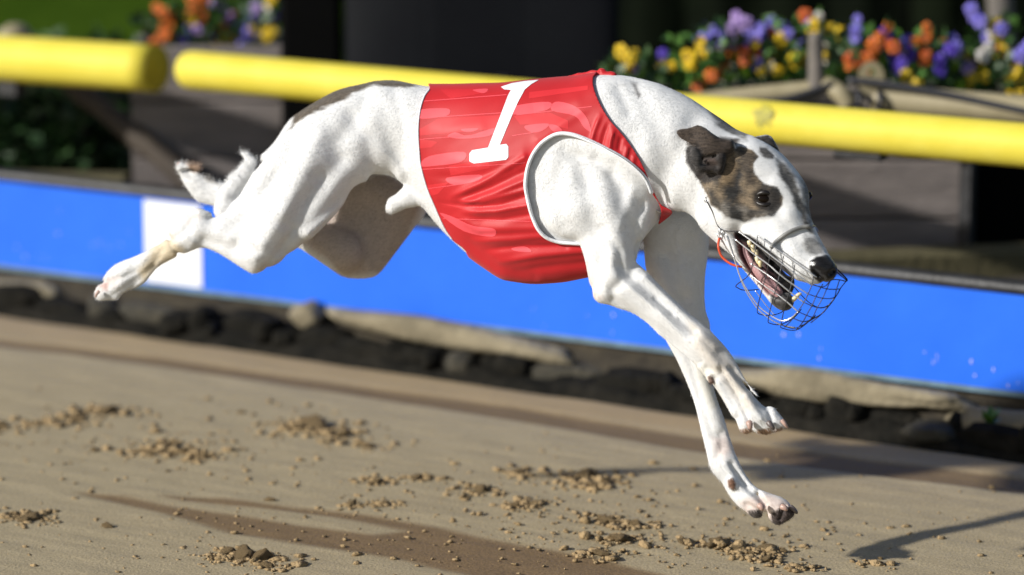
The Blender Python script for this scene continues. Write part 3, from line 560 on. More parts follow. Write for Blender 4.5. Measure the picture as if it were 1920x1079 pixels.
# ------------------------------------------------------------------ the greyhound, sculpted as a distance field
HV = 2.6                                 # voxel size (mm)
CM = 1.0
class Field:
    def __init__(s, x0, x1, y0, y1, z0, z1, h):
        s.o = np.array([x0, y0, z0], float); s.h = h; s.n = [int((b-a)/h)+1 for a, b in ((x0, x1), (y0, y1), (z0, z1))]
        s.D = np.full(s.n, 60, np.float32)
    def sl(s, lo, hi):
        a = [max(0, int((l-o)/s.h)) for l, o in zip(lo, s.o)]; b = [min(n, int((u-o)/s.h)+2) for u, o, n in zip(hi, s.o, s.n)]
        S = tuple(slice(i, j) for i, j in zip(a, b)); G_ = [(s.o[k]+s.h*np.arange(a[k], b[k])).astype(np.float32) for k in range(3)]
        return S, G_[0][:, None, None], G_[1][None, :, None], G_[2][None, None, :]
    def put(s, S, d, k):
        A = s.D[S]
        if k <= 0: s.D[S] = np.minimum(A, d); return
        h = np.maximum(k-np.abs(A-d), 0)/k; s.D[S] = np.minimum(A, d)-h*h*(k*.25)
    def chain(s, pts, k=10, zs=1.0):
        for a, b in zip(pts[:-1], pts[1:]):
            a = np.array(a, float); b = np.array(b, float); r = max(a[3], b[3])+k+6
            S, X, Y, Z = s.sl(np.minimum(a[:3], b[:3])-r, np.maximum(a[:3], b[:3])+r); ab = b[:3]-a[:3]
            t = np.clip(((X-a[0])*ab[0]+(Y-a[1])*ab[1]+(Z-a[2])*ab[2])/(ab@ab+1e-9), 0, 1)
            d = np.sqrt((X-a[0]-t*ab[0])**2+(Y-a[1]-t*ab[1])**2+((Z-a[2]-t*ab[2])*zs)**2)-(a[3]+(b[3]-a[3])*t); s.put(S, d.astype(np.float32), k)
    def inflate(s, poly, skel, R, k=14, sigma=5, smooth=4, z_lim=None):
        P = crom(poly, smooth, True); sk = np.array(skel, float); mg = 24+k
        zlo, zhi = sk[:, 2].min()-(R*sk[:, 3]).max()-mg, sk[:, 2].max()+(R*sk[:, 3]).max()+mg
        S, X, Y, Z = s.sl((P[:, 0].min()-mg, P[:, 1].min()-mg, zlo), (P[:, 0].max()+mg, P[:, 1].max()+mg, zhi))
        X2, Y2 = X[:, :, 0], Y[:, :, 0]; sd = poly_sd(P, X2, Y2); h2 = np.where(sd > R, R*R, np.where(sd > 0, 2*R*sd-sd*sd, 2*R*sd))
        w = 0; zc = 0; cc = 0
        for q in sk:
            g = 1/((X2-q[0])**2+(Y2-q[1])**2+200.)**1.5; w = w+g; zc = zc+g*q[2]; cc = cc+g*q[3]
        zc = (zc/w).astype(np.float32); cc = cc/w
        if sigma > 0:
            n = int(3*sigma/s.h)+1; g = np.exp(-.5*(np.arange(-n, n+1)*s.h/sigma)**2); g /= g.sum()
            h2 = np.apply_along_axis(lambda v: np.convolve(np.pad(v, n, 'edge'), g, 'valid'), 0, h2); h2 = np.apply_along_axis(lambda v: np.convolve(np.pad(v, n, 'edge'), g, 'valid'), 1, h2)
        H = (h2*cc*cc).astype(np.float32); gx, gy = np.gradient(H, s.h); dz = Z-zc[:, :, None]
        d = -(H[:, :, None]-dz*dz)/np.sqrt((gx*gx+gy*gy)[:, :, None]+4*dz*dz+15.**2)
        d = np.clip(d, -40, 60); s.put(S, d.astype(np.float32), k)
    def crease(s, pts, amp, wid, zlo=-999, zhi=999):
        P = np.array(pts, float); mg = wid*2.6
        S, X, Y, Z = s.sl((P[:, 0].min()-mg, P[:, 1].min()-mg, zlo), (P[:, 0].max()+mg, P[:, 1].max()+mg, zhi)); d2 = 1e9
        X2, Y2 = X[:, :, 0], Y[:, :, 0]
        for a, b in zip(P[:-1], P[1:]):
            e = b-a; t = np.clip(((X2-a[0])*e[0]+(Y2-a[1])*e[1])/(e@e+1e-9), 0, 1); d2 = np.minimum(d2, (X2-a[0]-t*e[0])**2+(Y2-a[1]-t*e[1])**2)
        amp = amp*CM; s.D[S] += (amp*np.exp(-d2/wid**2)).astype(np.float32)[:, :, None]
    def mesh(s):
        D = s.D; sg = D < 0; c = sg[:-1, :-1, :-1].astype(np.int8)
        cnt = np.zeros(tuple(n-1 for n in s.n), np.int8)
        for i in (0, 1):
            for j in (0, 1):
                for k in (0, 1): cnt += sg[i:s.n[0]-1+i, j:s.n[1]-1+j, k:s.n[2]-1+k]
        I, J, K = np.nonzero((cnt > 0) & (cnt < 8)); N = len(I); cs = [(i, j, k) for i in (0, 1) for j in (0, 1) for k in (0, 1)]
        val = np.stack([D[I+i, J+j, K+k] for i, j, k in cs], 1); acc = np.zeros((N, 3)); num = np.zeros(N)
        for a in range(8):
            for b in range(a+1, 8):
                ca, cb = np.array(cs[a]), np.array(cs[b])
                if np.abs(ca-cb).sum() != 1: continue
                va, vb = val[:, a], val[:, b]; mk_ = (va < 0) != (vb < 0); t = np.where(mk_, va/np.where(mk_, va-vb, 1), 0)
                acc += np.where(mk_[:, None], ca+(cb-ca)*t[:, None], 0); num += mk_
        V = (np.stack([I, J, K], 1)+acc/num[:, None])*s.h+s.o
        sh = np.array(cnt.shape); lin = (I*sh[1]+J)*sh[2]+K     # sorted already
        def at(i, j, k): return np.searchsorted(lin, (i*sh[1]+j)*sh[2]+k)
        F = []
        for ax in range(3):
            a0 = [slice(None)]*3; a1 = [slice(None)]*3; a0[ax] = slice(0, -1); a1[ax] = slice(1, None)
            A, B = sg[tuple(a0)], sg[tuple(a1)]; i, j, k = np.nonzero(A != B); fl = A[i, j, k]; g = [i, j, k]; u, v = (ax+1) % 3, (ax+2) % 3
            ok = (g[u] > 0) & (g[v] > 0) & (g[u] < s.n[u]-1) & (g[v] < s.n[v]-1); g = [q[ok] for q in g]; fl = fl[ok]; q = []
            for du, dv in ((0, 0), (-1, 0), (-1, -1), (0, -1)):
                h = [x.copy() for x in g]; h[u] = h[u]+du; h[v] = h[v]+dv; q.append(at(*h))
            q = np.stack(q, 1); q[~fl] = q[~fl][:, ::-1]; F.append(q)
        F = np.vstack(F); c = np.cross(V[F[:, 1]]-V[F[:, 0]], V[F[:, 2]]-V[F[:, 0]]); vol = np.sum(V[F[:, 0]]*c)
        return V, (F if vol > 0 else F[:, ::-1])            # outward in dog space

TX = np.array([520, 560, 600, 660, 700, 740, 770, 800, 830, 880, 940, 1000, 1060, 1120, 1180, 1230.])
TT = np.array([262, 218, 192, 164, 152, 150, 157, 163, 163, 162, 161, 154, 148, 145, 152, 168.])
TB = np.array([330, 340, 335, 328, 324, 330, 358, 398, 434, 480, 520, 528, 524, 512, 480, 420.])
TW = np.array([45, 66, 78, 78, 74, 68, 66, 69, 74, 86, 95, 99, 100, 94, 80, 60.])
TZ = np.array([-112, -106, -97, -83, -74, -64, -57, -50, -42, -29, -13, 2, 16, 32, 48, 60.])
def csmooth(x, X, Y):
    xs = np.linspace(X[0], X[-1], 400); y = np.interp(xs, X, Y); g = np.exp(-.5*(np.arange(-14, 15)/6.)**2); g /= g.sum(); y = np.convolve(np.pad(y, 14, 'reflect', reflect_type='odd'), g, 'valid'); return np.interp(x, xs, y)
def torso_d(X, Y, Z, grow=0.0):
    x = X.ravel(); t, b, w, z = (csmooth(x, TX, q)[:, None, None] for q in (TT, TB, TW, TZ)); a = (b-t)/2; cy = (t+b)/2; v = (Y-cy)/a
    ww = w*(1-.16*np.clip(v, -1, 1)-.10*np.clip(v, 0, 1)**2); q = np.sqrt(v*v+((Z-z)/ww)**2)+1e-6
    gl = np.sqrt((v/a)**2+((Z-z)/ww**2)**2)/q; d = (q-1)/np.maximum(gl, 1/(1.2*w+a)); ex = np.maximum(np.maximum(TX[0]-X, X-TX[-1]), 0)
    return np.sqrt(np.maximum(d, 0)**2+ex**2)+np.minimum(d, 0)-grow
NECK = [(1060, 200), (1090, 160), (1120, 145), (1160, 144), (1200, 150), (1240, 160), (1270, 172), (1300, 188), (1330, 208), (1355, 225), (1380, 243), (1400, 257), (1430, 300), (1410, 390), (1345, 445), (1318, 428), (1304, 412), (1290, 401), (1264, 398), (1243, 391), (1226, 380), (1190, 420), (1120, 420), (1060, 330)]
NECK_SK = [(1090, 270, 38, .62), (1160, 265, 58, .62), (1240, 275, 80, .58), (1330, 320, 96, .52), (1390, 330, 100, .5)]
NH = [(660, 190), (600, 195), (560, 217), (535, 248), (508, 283), (490, 306), (477, 325), (462, 350), (447, 374), (426, 394), (405, 405), (386, 400), (370, 391), (360, 396), (345, 408), (330, 420), (318, 433), (314, 446), (303, 456), (288, 464), (268, 474), (246, 484), (225, 492), (209, 502), (196, 517), (188, 531), (179, 542), (177, 555), (186, 565), (204, 563), (221, 564), (232, 554), (250, 543), (272, 530), (283, 516), (296, 502), (308, 494), (330, 483), (356, 472), (374, 465), (398, 470), (420, 481), (445, 497), (466, 510), (476, 514), (491, 509), (530, 490), (550, 473), (569, 456), (612, 411), (656, 356), (676, 340), (696, 329), (715, 325), (735, 328), (752, 340), (768, 320), (750, 250), (710, 200)]
NH_SK = [(650, 250, -52, .62), (590, 330, -38, .62), (540, 420, -30, .56), (490, 480, -30, .50), (430, 440, -42, .40), (380, 430, -52, .34), (340, 445, -60, .30), (290, 490, -78, .28), (235, 525, -92, .30), (195, 548, -102, .30)]
FH = [(585, 380), (572, 462), (600, 487), (632, 513), (650, 521), (675, 523), (700, 520), (716, 508), (745, 470), (778, 426), (800, 394), (790, 340), (700, 290), (620, 300)]
FH_SK = [(700, 330, -175, .50), (690, 420, -190, .50), (670, 490, -190, .5), (600, 460, -195, .5)]
FFOOT = [(332, 315), (337, 307), (345, 306), (352, 309), (366, 307), (377, 309), (384, 320), (396, 331), (410, 334), (428, 340), (470, 345), (520, 370), (520, 410), (470, 405), (430, 392), (401, 387), (371, 379), (362, 369), (350, 353), (343, 342), (338, 330)]
FFOOT_SK = [(500, 390, -178, .40), (430, 365, -186, .42), (375, 350, -194, .42), (345, 320, -200, .42)]
NFL = [(1046, 268), (1024, 288), (1013, 318), (1008, 360), (1012, 395), (1027, 426), (1052, 445), (1082, 452), (1090, 466), (1099, 499), (1104, 532), (1111, 556), (1121, 568), (1138, 571), (1160, 580), (1190, 596), (1225, 622), (1259, 650), (1299, 684), (1322, 706), (1340, 722), (1357, 745), (1366, 761), (1377, 781), (1384, 801), (1389, 812), (1401, 815), (1412, 808), (1421, 813), (1436, 816), (1448, 812), (1462, 809), (1474, 801), (1472, 789), (1459, 774), (1449, 761), (1435, 756), (1420, 738), (1403, 719), (1387, 693), (1376, 673), (1364, 655), (1351, 641), (1327, 616), (1282, 580), (1241, 541), (1205, 502), (1199, 486), (1205, 456), (1217, 425), (1228, 394), (1229, 369), (1219, 350), (1200, 322), (1168, 300), (1122, 280), (1083, 267)]
NFL_SK = [(1090, 330, 70, .60), (1130, 400, 84, .62), (1160, 350, 84, .56), (1150, 470, 98, .52), (1148, 535, 106, .44), (1200, 560, 110, .38), (1260, 610, 118, .33), (1330, 670, 128, .33), (1370, 720, 134, .30), (1420, 780, 142, .31), (1455, 795, 146, .26)]
FFL = [(1200, 370), (1207, 460), (1212, 510), (1230, 580), (1245, 630), (1256, 652), (1272, 682), (1299, 748), (1316, 815), (1325, 852), (1330, 873), (1338, 888), (1352, 903), (1363, 923), (1375, 940), (1387, 952), (1398, 959), (1407, 968), (1418, 973), (1430, 969), (1438, 967), (1448, 981), (1459, 986), (1470, 981), (1484, 972), (1492, 961), (1485, 951), (1477, 940), (1462, 931), (1437, 923), (1413, 910), (1394, 884), (1383, 860), (1374, 838), (1357, 783), (1340, 735), (1334, 690), (1332, 640), (1331, 608), (1322, 575), (1322, 518), (1329, 460), (1325, 400), (1290, 370)]
FFL_SK = [(1265, 410, -18, .62), (1268, 500, -28, .56), (1290, 600, -32, .44), (1305, 700, -30, .38), (1340, 820, -24, .35), (1375, 900, -14, .36), (1430, 950, -4, .38), (1475, 960, 0, .34)]
UH = [(1400, 257), (1428, 263), (1461, 284), (1481, 304), (1502, 331), (1514, 352), (1518, 372), (1515, 396), (1521, 424), (1537, 458), (1556, 480), (1567, 499), (1569, 513), (1559, 527), (1538, 532), (1520, 533), (1500, 525), (1482, 517), (1462, 500), (1445, 476), (1420, 455), (1388, 438), (1362, 442), (1330, 420), (1312, 380), (1320, 310), (1350, 270)]
UH_SK = [(1365, 330, 100, .80), (1420, 330, 108, .78), (1450, 370, 122, .66), (1490, 420, 142, .52), (1515, 470, 156, .44), (1545, 505, 166, .42)]
LJ = [(1318, 395), (1372, 430), (1384, 452), (1391, 482), (1409, 508), (1428, 533), (1450, 551), (1474, 549), (1487, 556), (1489, 570), (1480, 582), (1465, 583), (1450, 574), (1438, 560), (1424, 542), (1407, 521), (1392, 504), (1371, 479), (1341, 454), (1309, 420)]
LJ_SK = [(1345, 430, 112, 1.1), (1395, 490, 128, 1.0), (1440, 550, 146, .95), (1475, 567, 152, .9)]
MOUTH = [(1376, 436), (1400, 440), (1430, 460), (1455, 490), (1475, 515), (1490, 522), (1488, 545), (1478, 556), (1455, 556), (1428, 536), (1405, 508), (1386, 478)]
EAR1 = [(1265, 248), (1273, 240), (1290, 234), (1307, 230), (1318, 235), (1336, 250), (1352, 259), (1374, 263), (1376, 282), (1352, 290), (1328, 297), (1314, 292), (1306, 276), (1290, 274), (1274, 266)]
EAR2 = [(1289, 274), (1306, 274), (1318, 292), (1345, 288), (1358, 290), (1360, 305), (1351, 326), (1336, 324), (1308, 324), (1300, 312), (1290, 303)]
EAR3 = [(1400, 262), (1422, 255), (1441, 253), (1451, 262), (1462, 286), (1445, 281), (1422, 272)]
def head_patch(F):
    F.inflate(UH, UH_SK, 75, 22, 4)
    F.chain([(1372, 395, 140, 20), (1350, 350, 138, 26)], 22)                                   # cheek muscle
    F.chain([(1400, 345, 142, 12), (1445, 345, 150, 9), (1464, 358, 150, 7)], 12)               # brow
    F.chain([(1385, 395, 150, 8), (1430, 400, 156, 8), (1475, 405, 160, 6)], 14)                # cheek bone
    F.chain([(1468, 345, 120, 16), (1500, 400, 140, 12), (1535, 470, 156, 10)], 14)             # bridge of the nose
    F.chain([(1538, 498, 172, 22), (1550, 506, 174, 19)], 8)                                    # nose pad
    F.chain([(1500, 508, 165, 16), (1450, 470, 160, 13), (1405, 436, 150, 11)], 12)             # upper lip
    F.crease([(1432, 372), (1433, 373)], 7, 13, 130, 300)
    F.crease([(1452, 384), (1475, 430), (1505, 470)], 3, 12, 120, 300)
    F.crease([(1395, 318), (1420, 335), (1440, 340)], 3, 12, 110, 300)
    F.crease([(1392, 372), (1410, 378)], 2.5, 12, 110, 300)
    F.crease([(1462, 305), (1485, 350), (1505, 400)], 1.5, 8, 60, 300)
    F.inflate(MOUTH, [(1400, 470, 116, .5), (1450, 520, 132, .42)], 26, 4, 3)
    F.inflate(LJ, LJ_SK, 26, 8, 3)
    F.crease([(1556, 514), (1563, 509)], 7, 3.5, 120, 300); F.crease([(1527, 508), (1534, 512), (1536, 517)], 7, 3.5, 120, 300)
    F.crease([(1545, 520), (1543, 532)], 3, 3, 120, 300)
def sculpt():
    F = Field(165, 1605, 118, 1000, -255, 222, HV)
    S, X, Y, Z = F.sl((490, 118, -200), (1290, 560, 190)); F.put(S, np.clip(torso_d(X, Y, Z), -40, 60).astype(np.float32), 0)
    F.chain([(585, 265, -92, 55), (650, 235, -78, 62)], 26)
    F.inflate(NECK, NECK_SK, 115, 24, 6)
    F.inflate(FH, FH_SK, 80, 6, 5); F.chain([(640, 470, -150, 40), (560, 430, -165, 28), (490, 390, -178, 20)], 14); F.inflate(FFOOT, FFOOT_SK, 40, 8, 3)
    # tail
    F.chain([(560, 262, -128, 24), (505, 335, -140, 22), (455, 394, -150, 22), (422, 394, -152, 20), (425, 370, -152, 19), (445, 342, -152, 17), (463, 321, -152, 14), (471, 305, -152, 10), (464, 294, -152, 6), (453, 287, -152, 2.5)], 5)
    F.inflate(NH, NH_SK, 88, 14, 4)
    F.chain([(792, 372, -46, 15), (765, 370, -52, 17), (740, 384, -56, 13), (733, 392, -56, 9)], 12)       # sheath
    F.inflate(FFL, FFL_SK, 68, 16, 4)
    F.inflate(NFL, NFL_SK, 98, 12, 5)
    head_patch(F)
    F.inflate(EAR1, [(1275, 250, 172, 1.0), (1320, 262, 168, 1.1), (1365, 275, 158, 1.4)], 9, 4, 1.5); F.chain([(1362, 278, 152, 15), (1345, 300, 152, 12)], 8)
    F.inflate(EAR2, [(1300, 290, 176, .8), (1345, 308, 164, 1.1)], 9, 4, 1.5)
    F.inflate(EAR3, [(1430, 265, 66, .8)], 9, 5, 1.5)
    C = F.crease; global CM; CM = 1.55
    C([(1318, 298), (1340, 294)], 3.5, 4, 140, 260); C([(1318, 306), (1342, 312)], 3.5, 5, 140, 260)
    # ---- muscles, tendons and toes of the near hind leg
    C([(640, 300), (580, 380), (530, 470)], 5, 15, -60, 100); C([(690, 345), (640, 390), (580, 440)], -5, 11, -60, 100); C([(600, 330), (540, 420)], 3, 13, -60, 100)
    C([(690, 190), (640, 260), (600, 330)], 4, 18, -60, 100); C([(520, 330), (470, 400), (420, 440)], 4, 14, -60, 100); C([(430, 395), (395, 410)], 3, 8, -80, 100)
    C([(480, 470), (430, 462), (385, 450)], 3.5, 10, -80, 100); C([(470, 320), (420, 402), (375, 398)], -3, 8, -80, 100)
    C([(362, 412), (350, 432), (330, 448)], 3.5, 7, -80, 100); C([(345, 440), (360, 455)], -3, 8, -80, 100); C([(318, 446), (325, 466), (338, 478)], 3.5, 5, -90, 100)
    C([(306, 470), (250, 512), (205, 535)], 1.9, 5, -110, 100); C([(300, 482), (255, 522), (215, 552)], 1.9, 4.5, -110, 100); C([(290, 498), (245, 540), (222, 556)], 1.7, 4, -110, 100); C([(190, 530), (212, 524), (222, 520)], 2.5, 4, -120, 100); C([(240, 500), (225, 512)], -2, 9, -110, 100)
    C([(560, 240), (540, 300), (500, 360)], 3, 14, -70, 100); C([(655, 215), (690, 260), (700, 310)], 3, 16, -60, 100); C([(740, 170), (755, 230), (760, 300)], 2.5, 14, -60, 100); C([(600, 250), (560, 330), (530, 400)], -2.5, 14, -60, 100); C([(510, 430), (480, 480)], -2.5, 12, -60, 100); C([(455, 420), (440, 470)], 2, 10, -60, 100); C([(552, 430), (500, 500)], 2, 6, -60, 100)
    F.chain([(352, 316, -190, 9), (358, 316, -188, 9)], 3); F.chain([(366, 316, -188, 9), (372, 318, -188, 9)], 3); F.chain([(392, 333, -186, 10), (404, 337, -184, 8)], 3); F.chain([(340, 312, -192, 7), (336, 316, -192, 6)], 3)
    # ---- hind far foot
    C([(352, 318), (380, 326), (420, 340)], 5, 5, -220, -150); C([(345, 322), (360, 330)], 4, 4, -220, -150)
    # ---- near foreleg
    C([(1085, 300), (1110, 380), (1120, 450)], 4, 18, 100, 300); C([(1150, 330), (1175, 400), (1190, 460)], 5, 15, 90, 300); C([(1120, 300), (1165, 340), (1200, 390)], 3.5, 14, 90, 300); C([(1060, 300), (1040, 360), (1060, 420)], 3, 16, 80, 300)
    C([(1195, 470), (1180, 520), (1150, 540)], 4.5, 12, 90, 300); C([(1130, 470), (1118, 540)], 3.5, 12, 90, 300); C([(1160, 500), (1230, 560), (1300, 620)], 3.5, 9, 90, 300); C([(1150, 560), (1240, 620), (1310, 680)], 3.5, 8, 90, 300); C([(1210, 520), (1280, 590), (1340, 650)], -3, 8, 90, 300)
    C([(1310, 640), (1345, 690)], -4, 12, 90, 300); C([(1325, 690), (1350, 700)], 3, 7, 90, 300)
    C([(1350, 690), (1385, 745), (1409, 800)], 3.4, 4.5, 100, 300); C([(1368, 690), (1405, 735), (1440, 770), (1450, 800)], 3.2, 4.5, 100, 300); C([(1375, 690), (1415, 745), (1445, 765)], 1.2, 4, 100, 300); C([(1345, 720), (1375, 775)], -3, 8, 100, 300); C([(1400, 745), (1425, 785)], -3, 8, 100, 300)
    F.chain([(1331, 708, 142, 8), (1333, 715, 146, 5)], 4)
    C([(1060, 280), (1100, 300), (1150, 310)], 2, 10, 90, 300); C([(1130, 430), (1160, 470), (1165, 510)], 3, 9, 90, 300); C([(1205, 380), (1190, 430), (1195, 470)], 2.5, 8, 90, 300); C([(1170, 530), (1240, 590), (1290, 640)], -1.8, 4, 90, 300); C([(1185, 360), (1165, 420)], -2.5, 10, 90, 300); C([(1228, 560), (1262, 590)], 2, 4, 90, 300)
    # ---- far foreleg
    C([(1345, 860), (1352, 840), (1350, 815)], 3, 8, -60, 60); C([(1370, 870), (1400, 915), (1435, 945)], 4.5, 5, -60, 60); C([(1400, 945), (1432, 962)], 3, 5, -60, 60); C([(1437, 962), (1430, 940), (1420, 925)], 3.4, 5, -60, 60); C([(1462, 972), (1470, 950)], 4, 4, -60, 60)
    C([(1290, 660), (1320, 760), (1340, 820)], 3, 9, -60, 60); C([(1250, 480), (1280, 560)], 4, 14, -60, 60)
    F.chain([(1371, 902, 4, 8), (1373, 912, 4, 7)], 4)
    # ---- neck and flank
    C([(1190, 170), (1230, 230), (1250, 310), (1240, 370)], 4, 22, 80, 300); C([(1300, 230), (1270, 300), (1280, 380)], 3, 20, 80, 300); C([(720, 200), (740, 280), (730, 330)], 3, 20, -60, 100); C([(1160, 170), (1180, 210)], 3, 12, 60, 300)
    CM = 1.0; return F
SC = sculpt()
BV, BF = SC.mesh()
BASE = G(1000, 1064); BASE[2] = 0
dog = empty('racing_greyhound', BASE); tag(dog, 'white and brindle greyhound in full leap wearing a red number one racing jacket', 'dog')
def dchild(name, V, F, m, parent, smooth=True):
    return child(name, WD(V), np.asarray(F)[:, ::-1], m, parent, smooth)
def near_z(px, py, D=None, fld=None):
    """height of the sculpted surface towards the camera at a pixel"""
    f = fld or SC; i = int(round((px-f.o[0])/f.h)); j = int(round((py-f.o[1])/f.h)); c = f.D[i, j]; k = np.nonzero(c < 0)[0]
    return f.o[2]+f.h*k.max() if len(k) else 0.0
# coat colours
def coat(V):
    x, y, z = V[:, 0], V[:, 1], V[:, 2]; C = np.tile(np.array([.745, .748, .745]), (len(V), 1)); GL = np.full(len(V), .0)
    wob = lambda s, a: a*vnoise(x/s, y/s+z/s*.6, int(s*7), 3)
    def paint(poly, col, soft, a=1.0, wob_=3.0, zlo=-999, zhi=999, gl=None):
        P = np.array(poly, float); m = (x > P[:, 0].min()-15) & (x < P[:, 0].max()+15) & (y > P[:, 1].min()-15) & (y < P[:, 1].max()+15) & (z > zlo) & (z < zhi)
        if not m.any(): return
        w = np.clip((poly_sd(P, x[m], y[m])+wob(6, wob_)[m])/soft+.5, 0, 1)*a
        c = np.asarray(col, float); c = c[m] if c.ndim == 2 else c; C[m] = C[m]*(1-w[:, None])+c*w[:, None]
        if gl is not None: GL[m] = np.maximum(GL[m], w*gl)
    # pinkish and yellowish thin-haired skin
    paint([(290, 455), (320, 440), (345, 470), (330, 490), (300, 498), (280, 515), (270, 530), (262, 510)], (.62, .50, .30), 14, .75)
    paint([(180, 545), (200, 520), (225, 520), (215, 535)], (.62, .42, .36), 10, .5)
    paint([(345, 400), (372, 392), (375, 410), (355, 425)], (.62, .52, .48), 12, .5)
    paint([(1290, 600), (1345, 640), (1385, 700), (1420, 760), (1395, 770), (1350, 710), (1300, 650)], (.60, .52, .42), 16, .55)
    paint([(1335, 820), (1362, 815), (1372, 850), (1345, 865)], (.58, .45, .40), 14, .6); paint([(1300, 680), (1340, 690), (1350, 760), (1330, 770)], (.66, .62, .50), 14, .5)
    paint([(1385, 940), (1440, 925), (1490, 945), (1490, 990), (1400, 990)], (.66, .50, .42), 12, .6); paint([(1100, 490), (1115, 540), (1130, 560), (1112, 565), (1098, 520)], (.62, .48, .42), 12, .5)
    paint([(470, 505), (530, 485), (575, 450), (560, 470), (500, 512)], (.55, .45, .36), 10, .5)
    paint([(572, 455), (600, 380), (660, 340), (730, 318), (790, 380), (760, 470), (716, 512), (650, 525)], (.42, .32, .255), 16, .8, 4, -300, -70)  # inner far thigh: thin-haired skin, browned further to paint in its shade
    # grey ticking
    t = np.clip((vnoise(x/9, y/9+z/14, 71, 3)-.85)*2.2, 0, 1)*.15; C[:] = C*(1-t[:, None])+np.array([.42, .40, .38])*t[:, None]
    # rump saddle
    paint([(545, 240), (556, 205), (600, 170), (700, 130), (790, 140), (790, 160), (745, 163), (700, 160), (660, 178), (628, 196), (600, 204), (575, 218)], (.13, .098, .062), 5, .95, 3)
    paint([(560, 210), (640, 150), (740, 100), (800, 120), (800, 200), (700, 230), (600, 260)], (.13, .098, .062), 6, .95, 3, -300, -95)
    # neck mane dark line
    paint([(1325, 196), (1345, 210), (1375, 232), (1405, 250), (1400, 262), (1370, 254), (1350, 240), (1335, 222)], (.10, .098, .095), 8, .85, 4); paint([(1184, 155), (1194, 158), (1202, 178), (1198, 184), (1190, 172)], (.16, .15, .15), 6, .8, 2)
    # face
    br = np.clip(.42+1.2*vnoise(x/11+2, y/17+z/30, 33, 4), 0, 1)[:, None]; brindle = np.array([.032, .029, .026])*(1-br)+np.array([.25, .185, .115])*br
    gr = np.clip(.45+1.1*vnoise(x/7, y/9, 34, 3), 0, 1)[:, None]; greyb = np.array([.04, .039, .038])*(1-gr)+np.array([.20, .185, .165])*gr
    paint([(1330, 300), (1357, 286), (1365, 280), (1390, 273), (1413, 281), (1422, 294), (1412, 308), (1415, 326), (1432, 346), (1458, 350), (1467, 366), (1464, 390), (1454, 404), (1425, 406), (1395, 414), (1362, 405), (1335, 385), (1322, 360), (1306, 330)], brindle, 3, .98, 2.5, 60)
    paint([(1325, 350), (1345, 375), (1380, 385), (1420, 392), (1462, 392), (1454, 404), (1425, 407), (1395, 415), (1360, 406), (1336, 386)], greyb, 9, .85, 4, 60)
    paint([(1355, 300), (1372, 292), (1385, 310), (1372, 345), (1350, 350), (1345, 330)], (.33, .225, .115), 14, .6, 4, 60)
    paint([(1388, 280), (1415, 288), (1410, 315), (1418, 345), (1400, 350), (1392, 320)], (.045, .036, .03), 12, .75, 4, 60)
    paint([(1424, 276), (1438, 278), (1452, 291), (1449, 298), (1436, 296), (1422, 286)], (.07, .06, .055), 5, .9, 2)
    paint([(1456, 300), (1474, 308), (1490, 332), (1500, 365), (1512, 395), (1518, 425), (1528, 440), (1518, 440), (1506, 420), (1492, 385), (1476, 350), (1462, 330)], greyb*.9, 7, .92, 3)  # bridge and far brow: greyed largely as painted shade, partly coat
    paint([(1500, 335), (1530, 345), (1535, 410), (1518, 420), (1510, 390)], greyb*1.3, 10, .8, 4); paint([(1508, 438), (1530, 445), (1545, 475), (1530, 485), (1515, 478), (1508, 460)], greyb*1.3, 9, .7, 5)
    paint([(1412, 362), (1428, 352), (1448, 354), (1462, 364), (1462, 382), (1448, 396), (1425, 396), (1412, 382)], (.022, .018, .016), 9, .9, 2, 100)
    paint([(1518, 490), (1530, 481), (1550, 478), (1580, 495), (1580, 520), (1560, 540), (1540, 534), (1527, 524), (1519, 510)], (.012, .011, .012), 3.5, 1, 1, 60, 300, 1.0)
    # ears
    paint(EAR1, (.085, .058, .040), 4, .97, 1, 140); paint([(1350, 255), (1385, 262), (1375, 290), (1340, 300), (1350, 275)], (.05, .036, .028), 8, .9, 2, 130)
    paint([(1286, 274), (1310, 270), (1322, 292), (1362, 286), (1362, 310), (1352, 335), (1320, 345), (1304, 330), (1286, 305)], (.035, .028, .025), 4, .95, 1, 135); paint(EAR3, (.028, .022, .02), 4, .97, 1, -50, 120); paint([(1318, 298), (1340, 296), (1345, 308), (1325, 314)], (.13, .09, .075), 6, .7, 1, 140)
    # lips and mouth
    paint(MOUTH, (.055, .014, .014), 4, .98, 0, -100, 146, .6); paint([(1405, 446), (1425, 456), (1447, 472), (1472, 498), (1488, 516), (1496, 540), (1486, 556), (1466, 535), (1440, 500), (1415, 465)], (.012, .011, .011), 4, .95, 0, -100, 300, .5)
    paint([(1378, 434), (1405, 441), (1430, 456), (1428, 468), (1400, 456), (1380, 450)], (.02, .014, .014), 3, .9, 0, -100, 300, .4)
    paint([(1376, 440), (1388, 452), (1396, 482), (1412, 508), (1430, 532), (1446, 548), (1440, 556), (1424, 536), (1404, 512), (1388, 484)], (.30, .11, .105), 4, .9, 0, -100, 300, .6)
    paint([(1444, 552), (1460, 548), (1495, 550), (1495, 590), (1462, 588), (1446, 572)], (.03, .025, .025), 5, .95, 1, -100, 300, .5)
    # pads
    for p in ([(1386, 806), (1410, 802), (1412, 820), (1388, 820)], [(1418, 806), (1445, 803), (1448, 820), (1418, 822)], [(1448, 806), (1468, 800), (1470, 815), (1450, 816)]): paint(p, (.33, .19, .105), 3, .95, 1)
    paint([(1402, 958), (1425, 956), (1434, 965), (1420, 978), (1404, 972)], (.06, .048, .042), 4, .95, 1); paint([(1446, 962), (1470, 950), (1497, 955), (1490, 980), (1460, 992), (1444, 984)], (.05, .032, .028), 5, .95, 1)
